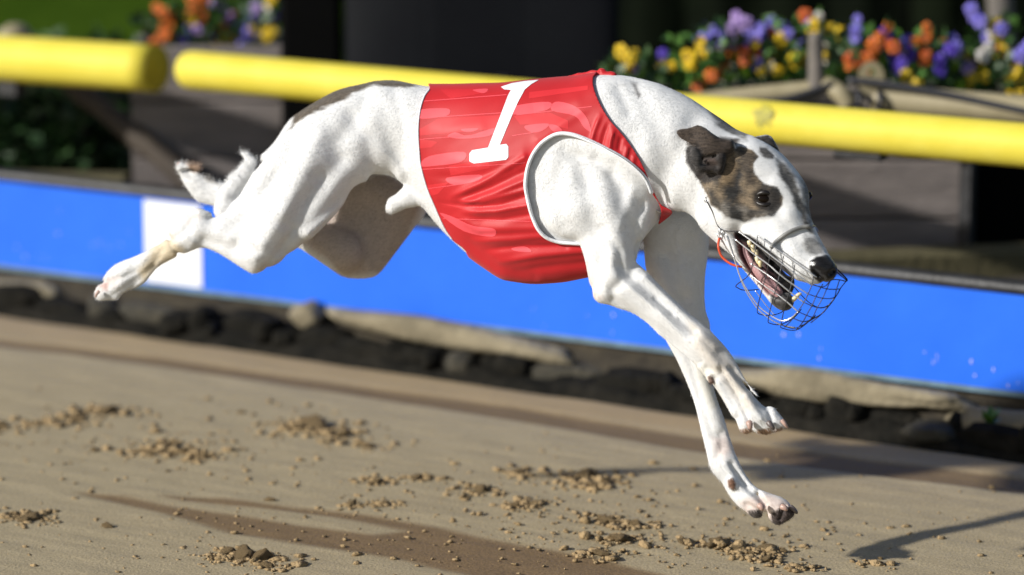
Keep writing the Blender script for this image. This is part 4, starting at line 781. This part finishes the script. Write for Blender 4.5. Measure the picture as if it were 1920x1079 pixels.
    paint([(1364, 900), (1374, 896), (1380, 908), (1376, 920), (1366, 914)], (.22, .10, .05), 3, .95, 0); paint([(1326, 706), (1336, 704), (1340, 718), (1330, 722)], (.22, .11, .07), 3, .9, 0)
    paint([(350, 306), (378, 304), (390, 322), (380, 330), (358, 322)], (.36, .22, .13), 5, .9, 2, -260, -140); paint([(376, 318), (400, 328), (425, 336), (410, 346), (385, 340)], (.16, .14, .12), 6, .85, 2, -260, -140); paint([(188, 535), (206, 526), (200, 545)], (.5, .27, .22), 6, .7, 1)
    return np.clip(C, .005, .9), GL
def tri_fan(F): return np.vstack([F[:, [0, 1, 2]], F[:, [0, 2, 3]]])
def vnormals(V, F):
    n = np.cross(V[F[:, 1]]-V[F[:, 0]], V[F[:, 2]]-V[F[:, 0]]); N = np.zeros_like(V)
    for k in range(F.shape[1]): np.add.at(N, F[:, k], n)
    return N/(np.linalg.norm(N, axis=1)[:, None]+1e-9)
def relax(V, F, it=1, lam=.5):
    E = np.vstack([F[:, [i, (i+1) % F.shape[1]]] for i in range(F.shape[1])]); n = np.bincount(E[:, 0], minlength=len(V))+np.bincount(E[:, 1], minlength=len(V))
    for _ in range(it):
        A = np.zeros_like(V)
        for a in range(3): A[:, a] = np.bincount(E[:, 0], V[E[:, 1], a], len(V))+np.bincount(E[:, 1], V[E[:, 0], a], len(V))
        V = V+(A/np.maximum(n, 1)[:, None]-V)*lam
    return V
BV = relax(BV, BF, 2, .5)
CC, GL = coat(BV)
def attr_mesh(me, C, GLs=None):
    at = me.attributes.new('coat', 'FLOAT_COLOR', 'POINT'); A = np.ones((len(C), 4), np.float32); A[:, :3] = C; A[:, 3] = GLs if GLs is not None else 0; at.data.foreach_set('color', A.ravel())
def fur_mat(name, bump=True):
    m = bpy.data.materials.new(name); m.use_nodes = True; N, L = nt(m); p = N['Principled BSDF']; a = N.new('ShaderNodeAttribute'); a.attribute_name = 'coat'
    tc = N.new('ShaderNodeTexCoord'); n = N.new('ShaderNodeTexNoise'); n.inputs['Scale'].default_value = 120; n.inputs['Detail'].default_value = 4; L.new(tc.outputs['Object'], n.inputs['Vector'])
    r = N.new('ShaderNodeValToRGB'); r.color_ramp.elements[0].position = .3; r.color_ramp.elements[1].position = .65; r.color_ramp.elements[0].color = (.965, .963, .958, 1); L.new(n.outputs['Fac'], r.inputs[0])
    mx = N.new('ShaderNodeMix'); mx.data_type = 'RGBA'; mx.blend_type = 'MULTIPLY'; mx.inputs[0].default_value = 1; L.new(a.outputs['Color'], mx.inputs[6]); L.new(r.outputs[0], mx.inputs[7]); 
    bw = N.new('ShaderNodeRGBToBW'); L.new(a.outputs['Color'], bw.inputs[0]); ma = N.new('ShaderNodeMath'); ma.operation = 'MULTIPLY_ADD'; ma.use_clamp = True; ma.inputs[1].default_value = -2.0; ma.inputs[2].default_value = 1.05; L.new(bw.outputs[0], ma.inputs[0])
    mp3 = N.new('ShaderNodeMapping'); mp3.inputs['Rotation'].default_value = (0, math.radians(-40), 0); mp3.inputs['Scale'].default_value = (90, 200, 380); L.new(tc.outputs['Object'], mp3.inputs[0])
    n3 = N.new('ShaderNodeTexNoise'); n3.inputs['Scale'].default_value = 1; n3.inputs['Detail'].default_value = 3; L.new(mp3.outputs[0], n3.inputs['Vector']); r3 = N.new('ShaderNodeValToRGB'); r3.color_ramp.elements[0].position = .32; r3.color_ramp.elements[1].position = .68; r3.color_ramp.elements[0].color = (.3, .3, .3, 1); r3.color_ramp.elements[1].color = (1, 1, 1, 1); L.new(n3.outputs['Fac'], r3.inputs[0])
    mx3 = N.new('ShaderNodeMix'); mx3.data_type = 'RGBA'; mx3.blend_type = 'MULTIPLY'; L.new(ma.outputs[0], mx3.inputs[0]); L.new(mx.outputs[2], mx3.inputs[6]); L.new(r3.outputs[0], mx3.inputs[7]); L.new(mx3.outputs[2], p.inputs['Base Color'])
    mr = N.new('ShaderNodeMapRange'); mr.inputs['To Min'].default_value = .68; mr.inputs['To Max'].default_value = .22; L.new(a.outputs['Alpha'], mr.inputs[0]); L.new(mr.outputs[0], p.inputs['Roughness'])
    p.inputs['Specular IOR Level'].default_value = .3; p.inputs['Subsurface Weight'].default_value = 0.0; p.inputs['Sheen Weight'].default_value = .15
    if bump:
        mp = N.new('ShaderNodeMapping'); mp.inputs['Rotation'].default_value = (0, math.radians(50), 0); mp.inputs['Scale'].default_value = (60, 160, 260); L.new(tc.outputs['Object'], mp.inputs[0])
        b = N.new('ShaderNodeTexNoise'); b.inputs['Scale'].default_value = 1; b.inputs['Detail'].default_value = 3; L.new(mp.outputs[0], b.inputs['Vector']); bp = N.new('ShaderNodeBump'); bp.inputs['Strength'].default_value = .30; bp.inputs['Distance'].default_value = .003
        L.new(b.outputs['Fac'], bp.inputs['Height']); L.new(bp.outputs[0], p.inputs['Normal'])
    return m
FUR = fur_mat('short_coat'); HAIR = fur_mat('coat_hairs', False)
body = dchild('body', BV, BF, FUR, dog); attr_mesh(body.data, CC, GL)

# ------------------------------------------------------------------ racing jacket
def clip(V, T, val, extra=None):
    """keep the part of a triangle mesh where val > 0"""
    V = V.copy(); keep = val > 0; k = keep[T].sum(1); out = [T[k == 3]]; nv = [V]; cache = {}; nxt = len(V); add = []; seg = []
    def cut(a, b):
        nonlocal nxt
        key = (a, b) if a < b else (b, a)
        if key not in cache:
            t = val[a]/(val[a]-val[b]); add.append(V[a]+(V[b]-V[a])*t); cache[key] = nxt; nxt += 1
        return cache[key]
    new = []
    for t in T[(k == 1) | (k == 2)]:
        q = keep[t]
        if q.sum() == 1:
            i = int(np.argmax(q)); a, b, c = t[i], t[(i+1) % 3], t[(i+2) % 3]; ab, ac = cut(a, b), cut(a, c); new.append((a, ab, ac))
        else:
            i = int(np.argmin(q)); a, b, c = t[i], t[(i+1) % 3], t[(i+2) % 3]; ab, ac = cut(a, b), cut(a, c); new += [(ab, b, c), (ab, c, ac)]
    T2 = np.vstack([out[0], np.array(new, int).reshape(-1, 3)]); V2 = np.vstack([V, np.array(add).reshape(-1, 3)]); u, inv = np.unique(T2, return_inverse=True); return V2[u], inv.reshape(T2.shape)
JOUT = [(806, 90), (806, 163), (796, 180), (789, 200), (785, 225), (784, 252), (786, 285), (789, 312), (800, 352), (815, 388), (833, 428), (850, 452), (880, 486), (900, 600), (1140, 600), (1180, 480), (1222, 432), (1260, 401), (1240, 386), (1228, 365), (1222, 350), (1205, 312), (1190, 285), (1168, 254), (1145, 228), (1130, 205), (1118, 180), (1112, 160), (1112, 143), (1120, 90)]
JHOLE = [(1048, 251), (1030, 258), (1012, 272), (998, 292), (989, 316), (985, 345), (988, 368), (993, 390), (1000, 412), (1010, 432), (1026, 447), (1050, 455), (1090, 458), (1150, 470), (1215, 450), (1240, 400), (1221, 360), (1212, 338), (1195, 318), (1168, 297), (1130, 276), (1095, 260), (1070, 252)]
def jacket():
    F = Field(760, 1300, 118, 580, -170, 190, 3.0)
    S, X, Y, Z = F.sl((760, 118, -170), (1300, 580, 190)); F.put(S, np.clip(torso_d(X, Y, Z), -40, 60).astype(np.float32), 0); F.inflate(NECK, NECK_SK, 115, 24, 6)
    F.chain([(1085, 320, 70, 52), (1120, 360, 74, 50)], 40); F.chain([(1230, 400, 30, 22), (1180, 450, 15, 36)], 30)
    F.D -= 6.0
    V, Q = F.mesh(); V = relax(V, Q, 3, .5); T = tri_fan(Q); N = vnormals(V, Q); x, y, z = V[:, 0], V[:, 1], V[:, 2]; cz = csmooth(x, TX, TZ); near = z > cz
    def line(pts, amp, w):
        P = np.array(pts, float); L_ = np.zeros(len(V)); d2 = np.full(len(V), 1e9); tt = np.zeros(len(V)); m = len(P)-1
        for i in range(m):
            e = P[i+1]-P[i]; t = np.clip(((x-P[i, 0])*e[0]+(y-P[i, 1])*e[1])/(e@e), 0, 1); d = (x-P[i, 0]-t*e[0])**2+(y-P[i, 1]-t*e[1])**2; b = d < d2; d2 = np.where(b, d, d2); tt = np.where(b, (i+t)/m, tt)
        return amp*np.exp(-d2/w**2)*np.clip(tt*4, 0, 1)*near
    dsp = np.zeros(len(V))
    for pts, a, w in [([(840, 372), (900, 345), (985, 296)], 3.4, 6), ([(850, 380), (920, 352), (990, 318)], -3, 6), ([(860, 384), (930, 362), (988, 338)], 3.6, 5.5), ([(808, 379), (900, 388), (940, 384), (992, 366)], -2.0, 4.5), ([(850, 376), (905, 378), (985, 356)], 3, 5), ([(860, 398), (930, 396), (995, 384)], 3.6, 5.5), ([(880, 412), (940, 412), (1000, 402)], -2.6, 6), ([(850, 402), (900, 430), (1010, 428)], 2.8, 8), ([(880, 452), (960, 448), (1020, 442)], 3.2, 7), ([(900, 470), (980, 464), (1060, 462)], -3, 6), ([(930, 492), (1010, 478), (1095, 470)], 3.2, 7), ([(960, 510), (1040, 500), (1100, 494)], -2, 8),
                      ([(1128, 212), (1115, 245), (1110, 262)], 2.8, 4), ([(1142, 228), (1132, 255), (1128, 272)], -2.5, 4), ([(1152, 240), (1145, 265), (1143, 280)], 3, 4), ([(1165, 254), (1160, 280)], -2.5, 4), ([(1178, 272), (1172, 295)], 2.8, 4), ([(1190, 290), (1186, 308)], 2.5, 4), ([(1120, 190), (1060, 230), (1010, 262)], 1.8, 10), ([(830, 300), (900, 310), (980, 290)], 1.6, 12), ([(800, 330), (870, 335), (960, 320)], -1.6, 9), ([(805, 250), (900, 240)], 1.0, 14), ([(1000, 200), (1080, 195)], 1.2, 14), ([(840, 425), (930, 500), (1000, 520)], -1.5, 10)]:
        dsp += line(pts, a*1.35, w)
    dsp += vnoise(x/60, y/34+z/60, 91, 4)*1.1+vnoise(x/40, y/9+x/30, 92, 2)*.35*np.clip((y-330)/60, 0, 1); V = V+N*np.maximum(dsp, -4.2)[:, None]
    so = poly_sd(crom(JOUT, 4, True), x, y); sh = poly_sd(crom(JHOLE, 5, True), x, y); val = np.minimum(so, np.where(near, -sh, 30)); val = np.where(np.abs(val) < 1e-4, 1e-4, val)
    return V, T, val, F
JV, JT, jval, JF = jacket(); JC, JTC = clip(JV, JT, jval)
def red_mat():
    m = bpy.data.materials.new('red_satin'); m.use_nodes = True; N, L = nt(m); p = N['Principled BSDF']; p.inputs['Roughness'].default_value = .5; p.inputs['Specular IOR Level'].default_value = .28; p.inputs['Sheen Weight'].default_value = .1
    tc = N.new('ShaderNodeTexCoord'); n = N.new('ShaderNodeTexNoise'); n.inputs['Scale'].default_value = 6; n.inputs['Detail'].default_value = 3; L.new(tc.outputs['Object'], n.inputs['Vector'])
    r = N.new('ShaderNodeValToRGB'); r.color_ramp.elements[0].position = .45; r.color_ramp.elements[1].position = .55; r.color_ramp.elements[0].color = (.44, .011, .015, 1); r.color_ramp.elements[1].color = (.49, .014, .019, 1); L.new(n.outputs['Fac'], r.inputs[0])
    L.new(r.outputs[0], p.inputs['Base Color']); b = N.new('ShaderNodeTexNoise'); b.inputs['Scale'].default_value = 500; L.new(tc.outputs['Object'], b.inputs['Vector']); bp = N.new('ShaderNodeBump'); bp.inputs['Strength'].default_value = .12; bp.inputs['Distance'].default_value = .001; L.new(b.outputs['Fac'], bp.inputs['Height']); L.new(bp.outputs[0], p.inputs['Normal']); return m
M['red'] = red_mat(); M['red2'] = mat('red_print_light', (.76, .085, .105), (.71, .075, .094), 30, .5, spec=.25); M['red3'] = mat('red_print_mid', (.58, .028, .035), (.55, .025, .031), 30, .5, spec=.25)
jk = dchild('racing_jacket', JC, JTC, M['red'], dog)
jk['label'] = 'red satin racing jacket with a white number one'
md = jk.modifiers.new('thickness', 'SOLIDIFY'); md.thickness = .0016; md.offset = -1
JNRM = vnormals(JV, JT)
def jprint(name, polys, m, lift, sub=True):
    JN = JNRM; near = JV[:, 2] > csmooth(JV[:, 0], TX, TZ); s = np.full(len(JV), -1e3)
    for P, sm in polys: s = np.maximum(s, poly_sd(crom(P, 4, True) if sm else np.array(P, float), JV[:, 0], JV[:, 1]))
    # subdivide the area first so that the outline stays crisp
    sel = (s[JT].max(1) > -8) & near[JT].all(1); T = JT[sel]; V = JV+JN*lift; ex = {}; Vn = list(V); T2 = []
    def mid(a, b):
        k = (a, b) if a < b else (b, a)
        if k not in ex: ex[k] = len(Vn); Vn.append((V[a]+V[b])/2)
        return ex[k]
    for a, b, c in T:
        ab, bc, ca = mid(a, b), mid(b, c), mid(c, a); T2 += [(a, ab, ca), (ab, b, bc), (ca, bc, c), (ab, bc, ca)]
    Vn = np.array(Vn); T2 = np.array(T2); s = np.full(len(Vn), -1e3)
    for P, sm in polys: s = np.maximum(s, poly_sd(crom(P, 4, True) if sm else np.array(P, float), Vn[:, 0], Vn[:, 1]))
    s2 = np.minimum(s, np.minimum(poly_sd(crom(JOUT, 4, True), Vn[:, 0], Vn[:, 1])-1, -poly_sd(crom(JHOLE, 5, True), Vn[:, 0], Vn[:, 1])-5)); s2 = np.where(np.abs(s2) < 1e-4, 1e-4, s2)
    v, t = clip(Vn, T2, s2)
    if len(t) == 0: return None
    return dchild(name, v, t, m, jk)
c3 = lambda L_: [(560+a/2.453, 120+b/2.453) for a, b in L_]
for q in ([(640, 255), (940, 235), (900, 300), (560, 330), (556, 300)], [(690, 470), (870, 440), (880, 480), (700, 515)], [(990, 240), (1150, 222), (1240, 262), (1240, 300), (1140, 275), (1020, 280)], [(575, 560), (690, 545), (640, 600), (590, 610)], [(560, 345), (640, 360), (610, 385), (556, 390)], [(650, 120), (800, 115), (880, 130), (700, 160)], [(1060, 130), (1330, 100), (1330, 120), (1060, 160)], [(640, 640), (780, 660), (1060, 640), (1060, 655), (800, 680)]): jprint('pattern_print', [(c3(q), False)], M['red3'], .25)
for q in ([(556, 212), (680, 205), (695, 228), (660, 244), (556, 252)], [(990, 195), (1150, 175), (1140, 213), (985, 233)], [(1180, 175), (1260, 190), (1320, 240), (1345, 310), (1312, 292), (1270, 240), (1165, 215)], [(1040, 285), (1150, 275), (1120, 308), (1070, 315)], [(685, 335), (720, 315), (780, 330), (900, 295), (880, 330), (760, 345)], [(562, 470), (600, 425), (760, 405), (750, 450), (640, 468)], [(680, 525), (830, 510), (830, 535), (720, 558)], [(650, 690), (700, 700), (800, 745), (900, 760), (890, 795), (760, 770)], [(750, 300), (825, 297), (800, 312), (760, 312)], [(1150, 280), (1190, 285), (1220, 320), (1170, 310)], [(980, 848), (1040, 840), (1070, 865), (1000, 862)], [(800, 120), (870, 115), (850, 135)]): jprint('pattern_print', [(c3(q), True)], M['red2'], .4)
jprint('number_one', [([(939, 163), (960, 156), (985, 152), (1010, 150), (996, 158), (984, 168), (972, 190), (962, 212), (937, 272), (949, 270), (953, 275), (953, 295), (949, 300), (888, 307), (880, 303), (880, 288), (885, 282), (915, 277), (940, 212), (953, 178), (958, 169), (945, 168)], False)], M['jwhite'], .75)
# thin pinstripes across the fabric
for i, (a, b) in enumerate([((786, 222), (940, 212)), ((785, 262), (935, 250)), ((968, 216), (1110, 200)), ((792, 318), (985, 306)), ((797, 355), (870, 345)), ((960, 255), (1000, 249)), ((795, 190), (950, 178)), ((830, 410), (1000, 416))]):
    dx, dy = b[0]-a[0], b[1]-a[1]; l = math.hypot(dx, dy); nx, ny = -dy/l*.8, dx/l*.8; jprint('pinstripe', [([(a[0]+nx, a[1]+ny), (b[0]+nx, b[1]+ny), (b[0]-nx, b[1]-ny), (a[0]-nx, a[1]-ny)], False)], M['red2'], .55)
def on_jacket(pts, lift):
    P = []; x, y, z = JV.T; near = z > csmooth(x, TX, TZ)-5; A = JV[near]
    for px, py in pts:
        d = (A[:, 0]-px)**2+(A[:, 1]-py)**2; k = np.argsort(d)[:6]; P.append((px, py, A[k, 2].mean()+lift))
    return np.array(P)
def smooth1(P, it=6):
    P = P.copy()
    for _ in range(it): P[1:-1, 2] = (P[:-2, 2]+2*P[1:-1, 2]+P[2:, 2])/4
    return P
tr = [(1098, 457), (1070, 457)]+JHOLE[11::-1]+JHOLE[:15:-1]
tr = [(1100, 458), (1075, 457), (1050, 455), (1026, 447), (1010, 432), (1000, 412), (993, 390), (988, 368), (985, 345), (989, 316), (998, 292), (1012, 272), (1030, 258), (1048, 251), (1070, 252), (1095, 260), (1130, 276), (1168, 297), (1195, 318), (1212, 338), (1222, 362)]
tp = smooth1(on_jacket(crom(tr, 6), 3), 10); V, F = tube(WD(tp), .0051, 10, True, .7); child('armhole_binding', V, F, M['jwhite'], jk, True)
tp[:, 2] += 2.5; V, F = tube(WD(tp+[0, 0, 1.2]), .0012, 6); child('binding_stitch', V, F, M['strap'], jk, True)
hem = smooth1(on_jacket(crom([(805, 168), (796, 180), (789, 200), (785, 225), (784, 252), (786, 285), (789, 312), (800, 352), (815, 388), (833, 428), (848, 450)], 5), 1), 8); V, F = tube(WD(hem), .0016, 8); child('hem_binding', V, F, M['jwhite'], jk, True)
# bunched collar on the withers
F_ = Field(1050, 1190, 110, 175, -30, 120, 2.0); F_.chain([(1066, 146, 20, 4), (1085, 144, 25, 6), (1110, 141, 40, 8), (1128, 138, 50, 9), (1150, 142, 60, 7)], 5); F_.chain([(1110, 148, 60, 8), (1130, 140, 30, 8), (1120, 146, 0, 8)], 6); F_.crease([(1100, 140), (1140, 134)], 2.5, 3); F_.crease([(1120, 132), (1128, 148)], 2, 3)
v, q = F_.mesh(); dchild('bunched_collar', relax(v, q, 2), q, M['red'], jk)

# ------------------------------------------------------------------ eye, tongue, teeth, nails
def ball(c, r, name, m, par=dog, s=(1, 1, 1), sub=3):
    V, F = ico(sub); V = np.array(c, float)+V*r*np.array(s); return child(name, WD(V), F, m, par, True)
ez = near_z(1433, 373); ball((1433, 373, ez-3.5), 14, 'eye', M['eye'], s=(1.12, .80, .60))
fz = near_z(1512, 366)
ball((1514, 367, 92), 9, 'eye', M['eye'])
# eyelids
for a0, a1, rr in ((195, 350, 15.5), (15, 170, 15.5)):
    P = [(1433+math.cos(math.radians(a))*rr*1.06, 373+math.sin(math.radians(a))*rr*.76, ez+5.0-abs(math.cos(math.radians(a)))*5.5) for a in np.linspace(a0, a1, 14)]
    V, F = tube(WD(P), [.0014+.0030*math.sin(math.pi*i/13) for i in range(14)], 8); child('eyelid', V, F, mat('eyelid_skin', (.015, .012, .011), None, rough=.4), dog, True)
F_ = Field(1380, 1500, 440, 590, 95, 190, 1.6)
F_.inflate([(1394, 458), (1406, 470), (1424, 494), (1446, 518), (1464, 540), (1471, 556), (1464, 566), (1450, 558), (1428, 534), (1407, 504), (1394, 477)], [(1405, 470, 132, .9), (1440, 520, 146, .85), (1470, 555, 154, .8)], 18, 3, 2); F_.crease([(1408, 475), (1440, 522), (1468, 556)], 2.5, 3.5)
v, q = F_.mesh(); dchild('tongue', relax(v, q, 1), q, M['tongue'], dog)
def tooth(pts): V, F = tube(WD(crom(pts, 4)), np.interp(np.linspace(0, 1, (len(pts)-1)*4+1), [0, .3, .8, 1], [.0042, .0046, .003, .0008]), 8); child('tooth', V, F, M['tooth'], dog, True)
for x, y, z, dx, dy in ((1405, 452, 148, 2, 12), (1411, 460, 150, 2, 14), (1417, 470, 152, 3, 13), (1419, 482, 152, 3, 14), (1425, 490, 154, 1, 12), (1456, 562, 160, 6, -2), (1464, 570, 160, 6, -3), (1472, 573, 160, 2, -7)): tooth([(x, y, z), (x+dx*.5, y+dy*.5, z+1), (x+dx, y+dy, z)])
tooth([(1482, 566, 158), (1490, 560, 160), (1497, 553, 161), (1503, 550, 161)])
def nail(pts, m='nail', r=.0050): V, F = tube(WD(crom(pts, 4)), np.interp(np.linspace(0, 1, (len(pts)-1)*4+1), [0, .4, .8, 1], [r, r, r*.7, r*.25]), 8); child('nail', V, F, M[m], dog, True)
nail([(1404, 792, 162), (1406, 798, 166), (1406, 806, 166)], 'nail', .006); nail([(1441, 792, 162), (1446, 799, 166), (1452, 806, 164)], 'naild', .0055); nail([(1466, 788, 158), (1472, 796, 160), (1477, 803, 158)], 'nail', .004)
nail([(1424, 948, 20), (1428, 952, 24), (1429, 958, 24)], 'nail', .0065); nail([(1466, 950, 18), (1472, 953, 22), (1476, 958, 22)], 'nail', .006); nail([(1482, 950, 8), (1490, 957, 10), (1495, 964, 9)], 'naild', .0045)
nail([(186, 546, -80), (181, 552, -80), (179, 559, -82)], 'nail', .003); nail([(336, 312, -196), (334, 308, -194), (338, 304, -194)], 'nail', .0035)
M_COLLAR = mat('silver_ring', (.6, .58, .52), None, rough=.3, metal=1)
V, F = tube(WD([(1238+8*math.cos(t), 392+6*math.sin(t), near_z(1232, 380)-6) for t in np.linspace(0, 6.28, 20)]), .0016, 6); child('collar_ring', V, F, M_COLLAR, dog, True)

# ------------------------------------------------------------------ coat hairs: short fringe that breaks the outline
def hairs(n=210000):
    T = tri_fan(BF); A = BV[T]; ar = np.linalg.norm(np.cross(A[:, 1]-A[:, 0], A[:, 2]-A[:, 0]), axis=1)
    cen = A.mean(1); jso = poly_sd(crom(JOUT, 2, True), cen[:, 0], cen[:, 1]); jh = poly_sd(crom(JHOLE, 2, True), cen[:, 0], cen[:, 1]); tz = csmooth(cen[:, 0], TX, TZ)
    cov = (jso > 6) & ~((jh > 4) & (cen[:, 2] > tz)) & (cen[:, 1] < 530) & ~((cen[:, 0] > 1085) & (cen[:, 1] > 440))
    glo = GL[T].max(1) > .2; w = ar*(~cov)*(~glo); w[(cen[:, 0] > 1300) & (cen[:, 1] < 600)] *= .8
    r = np.random.default_rng(3); k = r.choice(len(T), n, p=w/w.sum()); u = r.random((n, 2)); f = u.sum(1) > 1; u[f] = 1-u[f]
    P = A[k, 0]+(A[k, 1]-A[k, 0])*u[:, :1]+(A[k, 2]-A[k, 0])*u[:, 1:]; N = np.cross(A[k, 1]-A[k, 0], A[k, 2]-A[k, 0]); N /= np.linalg.norm(N, axis=1)[:, None]+1e-9
    fl = np.tile(np.array([-.55, .75, 0.]), (n, 1)); arm = (P[:, 0] > 1085) & (P[:, 1] > 440); fl[arm] = (.5, .85, 0); hd = (P[:, 0] > 1330) & (P[:, 1] < 440); fl[hd] = (-.75, -.5, 0); leg = (P[:, 0] < 420); fl[leg] = (-.8, .45, 0); tl = (P[:, 0] < 490) & (P[:, 1] < 400) & (P[:, 2] < -125); fl[tl] = (-.3, -.6, 0)
    fl = fl+r.normal(size=(n, 3))*.35; fl -= N*np.sum(fl*N, 1)[:, None]; fl /= np.linalg.norm(fl, axis=1)[:, None]+1e-9
    L_ = r.uniform(4.0, 9.5, n); L_[hd] *= .6; L_[tl] *= 1.5; rump = (P[:, 0] < 560) & (P[:, 1] < 350); L_[rump] *= 1.3; bk = (P[:, 0] > 1320) & (P[:, 0] < 1350) & (P[:, 1] > 860) & (P[:, 1] < 910); L_[bk] *= 1.8
    tip = P+fl*L_[:, None]+N*(L_*r.uniform(.07, .24, n))[:, None]; s = np.cross(fl, N)*.30
    V = np.empty((n*3, 3)); V[0::3] = P-s-N*.3; V[1::3] = P+s-N*.3; V[2::3] = tip; F = np.arange(n*3).reshape(-1, 3); c = CC[T[k]].mean(1); dk_ = np.clip(1.4-c.mean(1)*2, 0, 1)[:, None]; c = c*(r.uniform(.95, 1.06, (n, 1))*(1-dk_)+r.uniform(.35, 1.9, (n, 1))*dk_); C = np.repeat(np.clip(c, 0, .85), 3, 0)
    o = child('coat_hairs', WD(V), F, HAIR, dog, True); attr_mesh(o.data, C); kind(o, 'stuff')
hairs()

# ------------------------------------------------------------------ wire muzzle
def muzzle():
    c2 = lambda L_: [(1360+a/4.496, 400+b/4.496, z) for a, b, z in L_]
    e = empty('wire_muzzle', WD(np.array([[1450, 600, 190]]))[0]); tag(e, 'open wire basket muzzle strapped over the greyhound snout', 'muzzle')
    def wire(L_, r, m, name='wire', n=5):
        V, F = tube(WD(crom(c2(L_), n)), r, 6); child(name, V, F, M[m], e, True)
    st, dk = 'steel', 'darksteel'
    for L_ in ([(270, 190, 176), (400, 280, 186), (580, 410, 196), (770, 542, 204)], [(105, 150, 166), (250, 255, 180), (375, 350, 190), (480, 430, 198), (575, 500, 203), (722, 602, 208)], [(75, 215, 166), (240, 345, 180), (365, 435, 190), (450, 510, 198), (555, 590, 203), (697, 682, 209)],
               [(205, 420, 172), (350, 515, 186), (440, 580, 196), (545, 665, 202), (662, 752, 208)], [(205, 515, 170), (325, 610, 184), (430, 680, 192), (515, 745, 199), (612, 830, 205)]): wire(L_, .0013, st)
    wire([(0, 160, 158), (80, 400, 160), (140, 570, 164), (270, 770, 172), (380, 860, 180), (480, 908, 188), (560, 880, 196), (612, 830, 205)], .0013, st)
    wire([(20, 190, 157), (90, 420, 150), (150, 610, 150), (260, 790, 152), (360, 880, 158), (470, 942, 164), (590, 965, 170)], .0011, st)
    wire([(250, 650, 128), (330, 760, 130), (420, 865, 136)], .0009, st)
    for L_ in ([(275, 188, 176), (245, 340, 181), (205, 510, 172), (95, 605, 150), (105, 630, 140), (160, 650, 128), (280, 645, 110)], [(390, 282, 186), (372, 380, 191), (345, 520, 186), (310, 640, 183), (270, 810, 172), (290, 852, 160), (380, 862, 146), (470, 838, 130), (500, 800, 118)],
               [(492, 360, 192), (445, 570, 197), (400, 730, 192), (362, 895, 178), (380, 930, 166), (470, 938, 150), (580, 880, 134), (640, 810, 122)], [(586, 435, 197), (552, 620, 203), (510, 760, 199), (470, 935, 184), (482, 970, 176), (600, 985, 160), (720, 900, 142), (760, 860, 128)],
               [(742, 535, 204), (732, 600, 208), (697, 682, 209), (662, 752, 208), (612, 830, 205), (560, 900, 198), (500, 962, 186)], [(822, 598, 206), (765, 700, 212), (735, 770, 212), (690, 850, 208), (655, 915, 202), (600, 985, 178)], [(890, 560, 196), (850, 650, 206), (820, 718, 209), (775, 796, 208), (732, 880, 202), (640, 958, 182)], [(962, 565, 180), (935, 650, 192), (920, 712, 196), (870, 778, 194), (812, 850, 188), (720, 925, 176)], [(1022, 570, 160), (972, 632, 174), (930, 706, 178), (880, 775, 176), (800, 860, 168)], [(560, 600, 130), (690, 740, 126), (800, 800, 128), (880, 770, 150)]): wire(L_, .00095, dk)
    for L_ in ([(722, 602, 208), (830, 620, 210), (895, 565, 198), (960, 562, 182), (1022, 570, 160), (905, 470, 150)], [(732, 600, 208), (860, 640, 206), (965, 640, 178)], [(697, 682, 209), (822, 718, 209), (920, 710, 196), (972, 632, 176)], [(662, 752, 208), (775, 796, 208), (870, 780, 194), (930, 702, 178)], [(612, 830, 205), (735, 878, 203), (812, 850, 188), (880, 772, 176)], [(560, 880, 198), (655, 915, 202), (740, 890, 190), (812, 850, 180)], [(465, 940, 184), (570, 972, 184), (650, 945, 184), (760, 880, 178)]): wire(L_, .0010, dk)
    wire([(1022, 572, 160), (1026, 560, 158), (990, 520, 152), (905, 440, 150), (860, 380, 152)], .0014, dk, 'front_hook')
    nz = lambda x, y, d: near_z(1360+x/4.496, 400+y/4.496)+d
    wire([(388, 290, 187), (430, 240, nz(430, 240, 5)), (530, 165, nz(530, 165, 5)), (640, 120, nz(640, 120, 5)), (718, 112, nz(700, 112, 4)), (752, 122, 120), (768, 150, 100)], .0040, 'strap', 'nose_strap', 6)
    # wire and rings up to the ear
    def w2(L_, r, m, name):
        V, F = tube(WD(crom(L_, 5)), r, 6); child(name, V, F, M[m], e, True)
    z = lambda x, y: near_z(x, y)+3
    w2([(1324, 376, z(1324, 376)), (1336, 398, z(1336, 398)), (1351, 430, z(1351, 430)), (1383, 434, 168)], .0011, 'darksteel', 'cheek_wire')
    w2([(1352, 434, z(1352, 434)), (1370, 470, z(1362, 455)), (1384, 510, 158)], .0009, 'steel', 'cheek_wire')
    for cx, cy in ((1324, 375), (1351, 433), (1349, 441)): w2([(cx+3.6*math.cos(t), cy+4.6*math.sin(t), z(cx, cy)) for t in np.linspace(0, 6.28, 9)], .0010, 'steel', 'ring')
    w2([(1349, 446, z(1345, 440)), (1347, 463, 146), (1354, 482, 146), (1372, 496, 152), (1391, 501, 156)], .0022, 'cord', 'throat_cord')
muzzle()
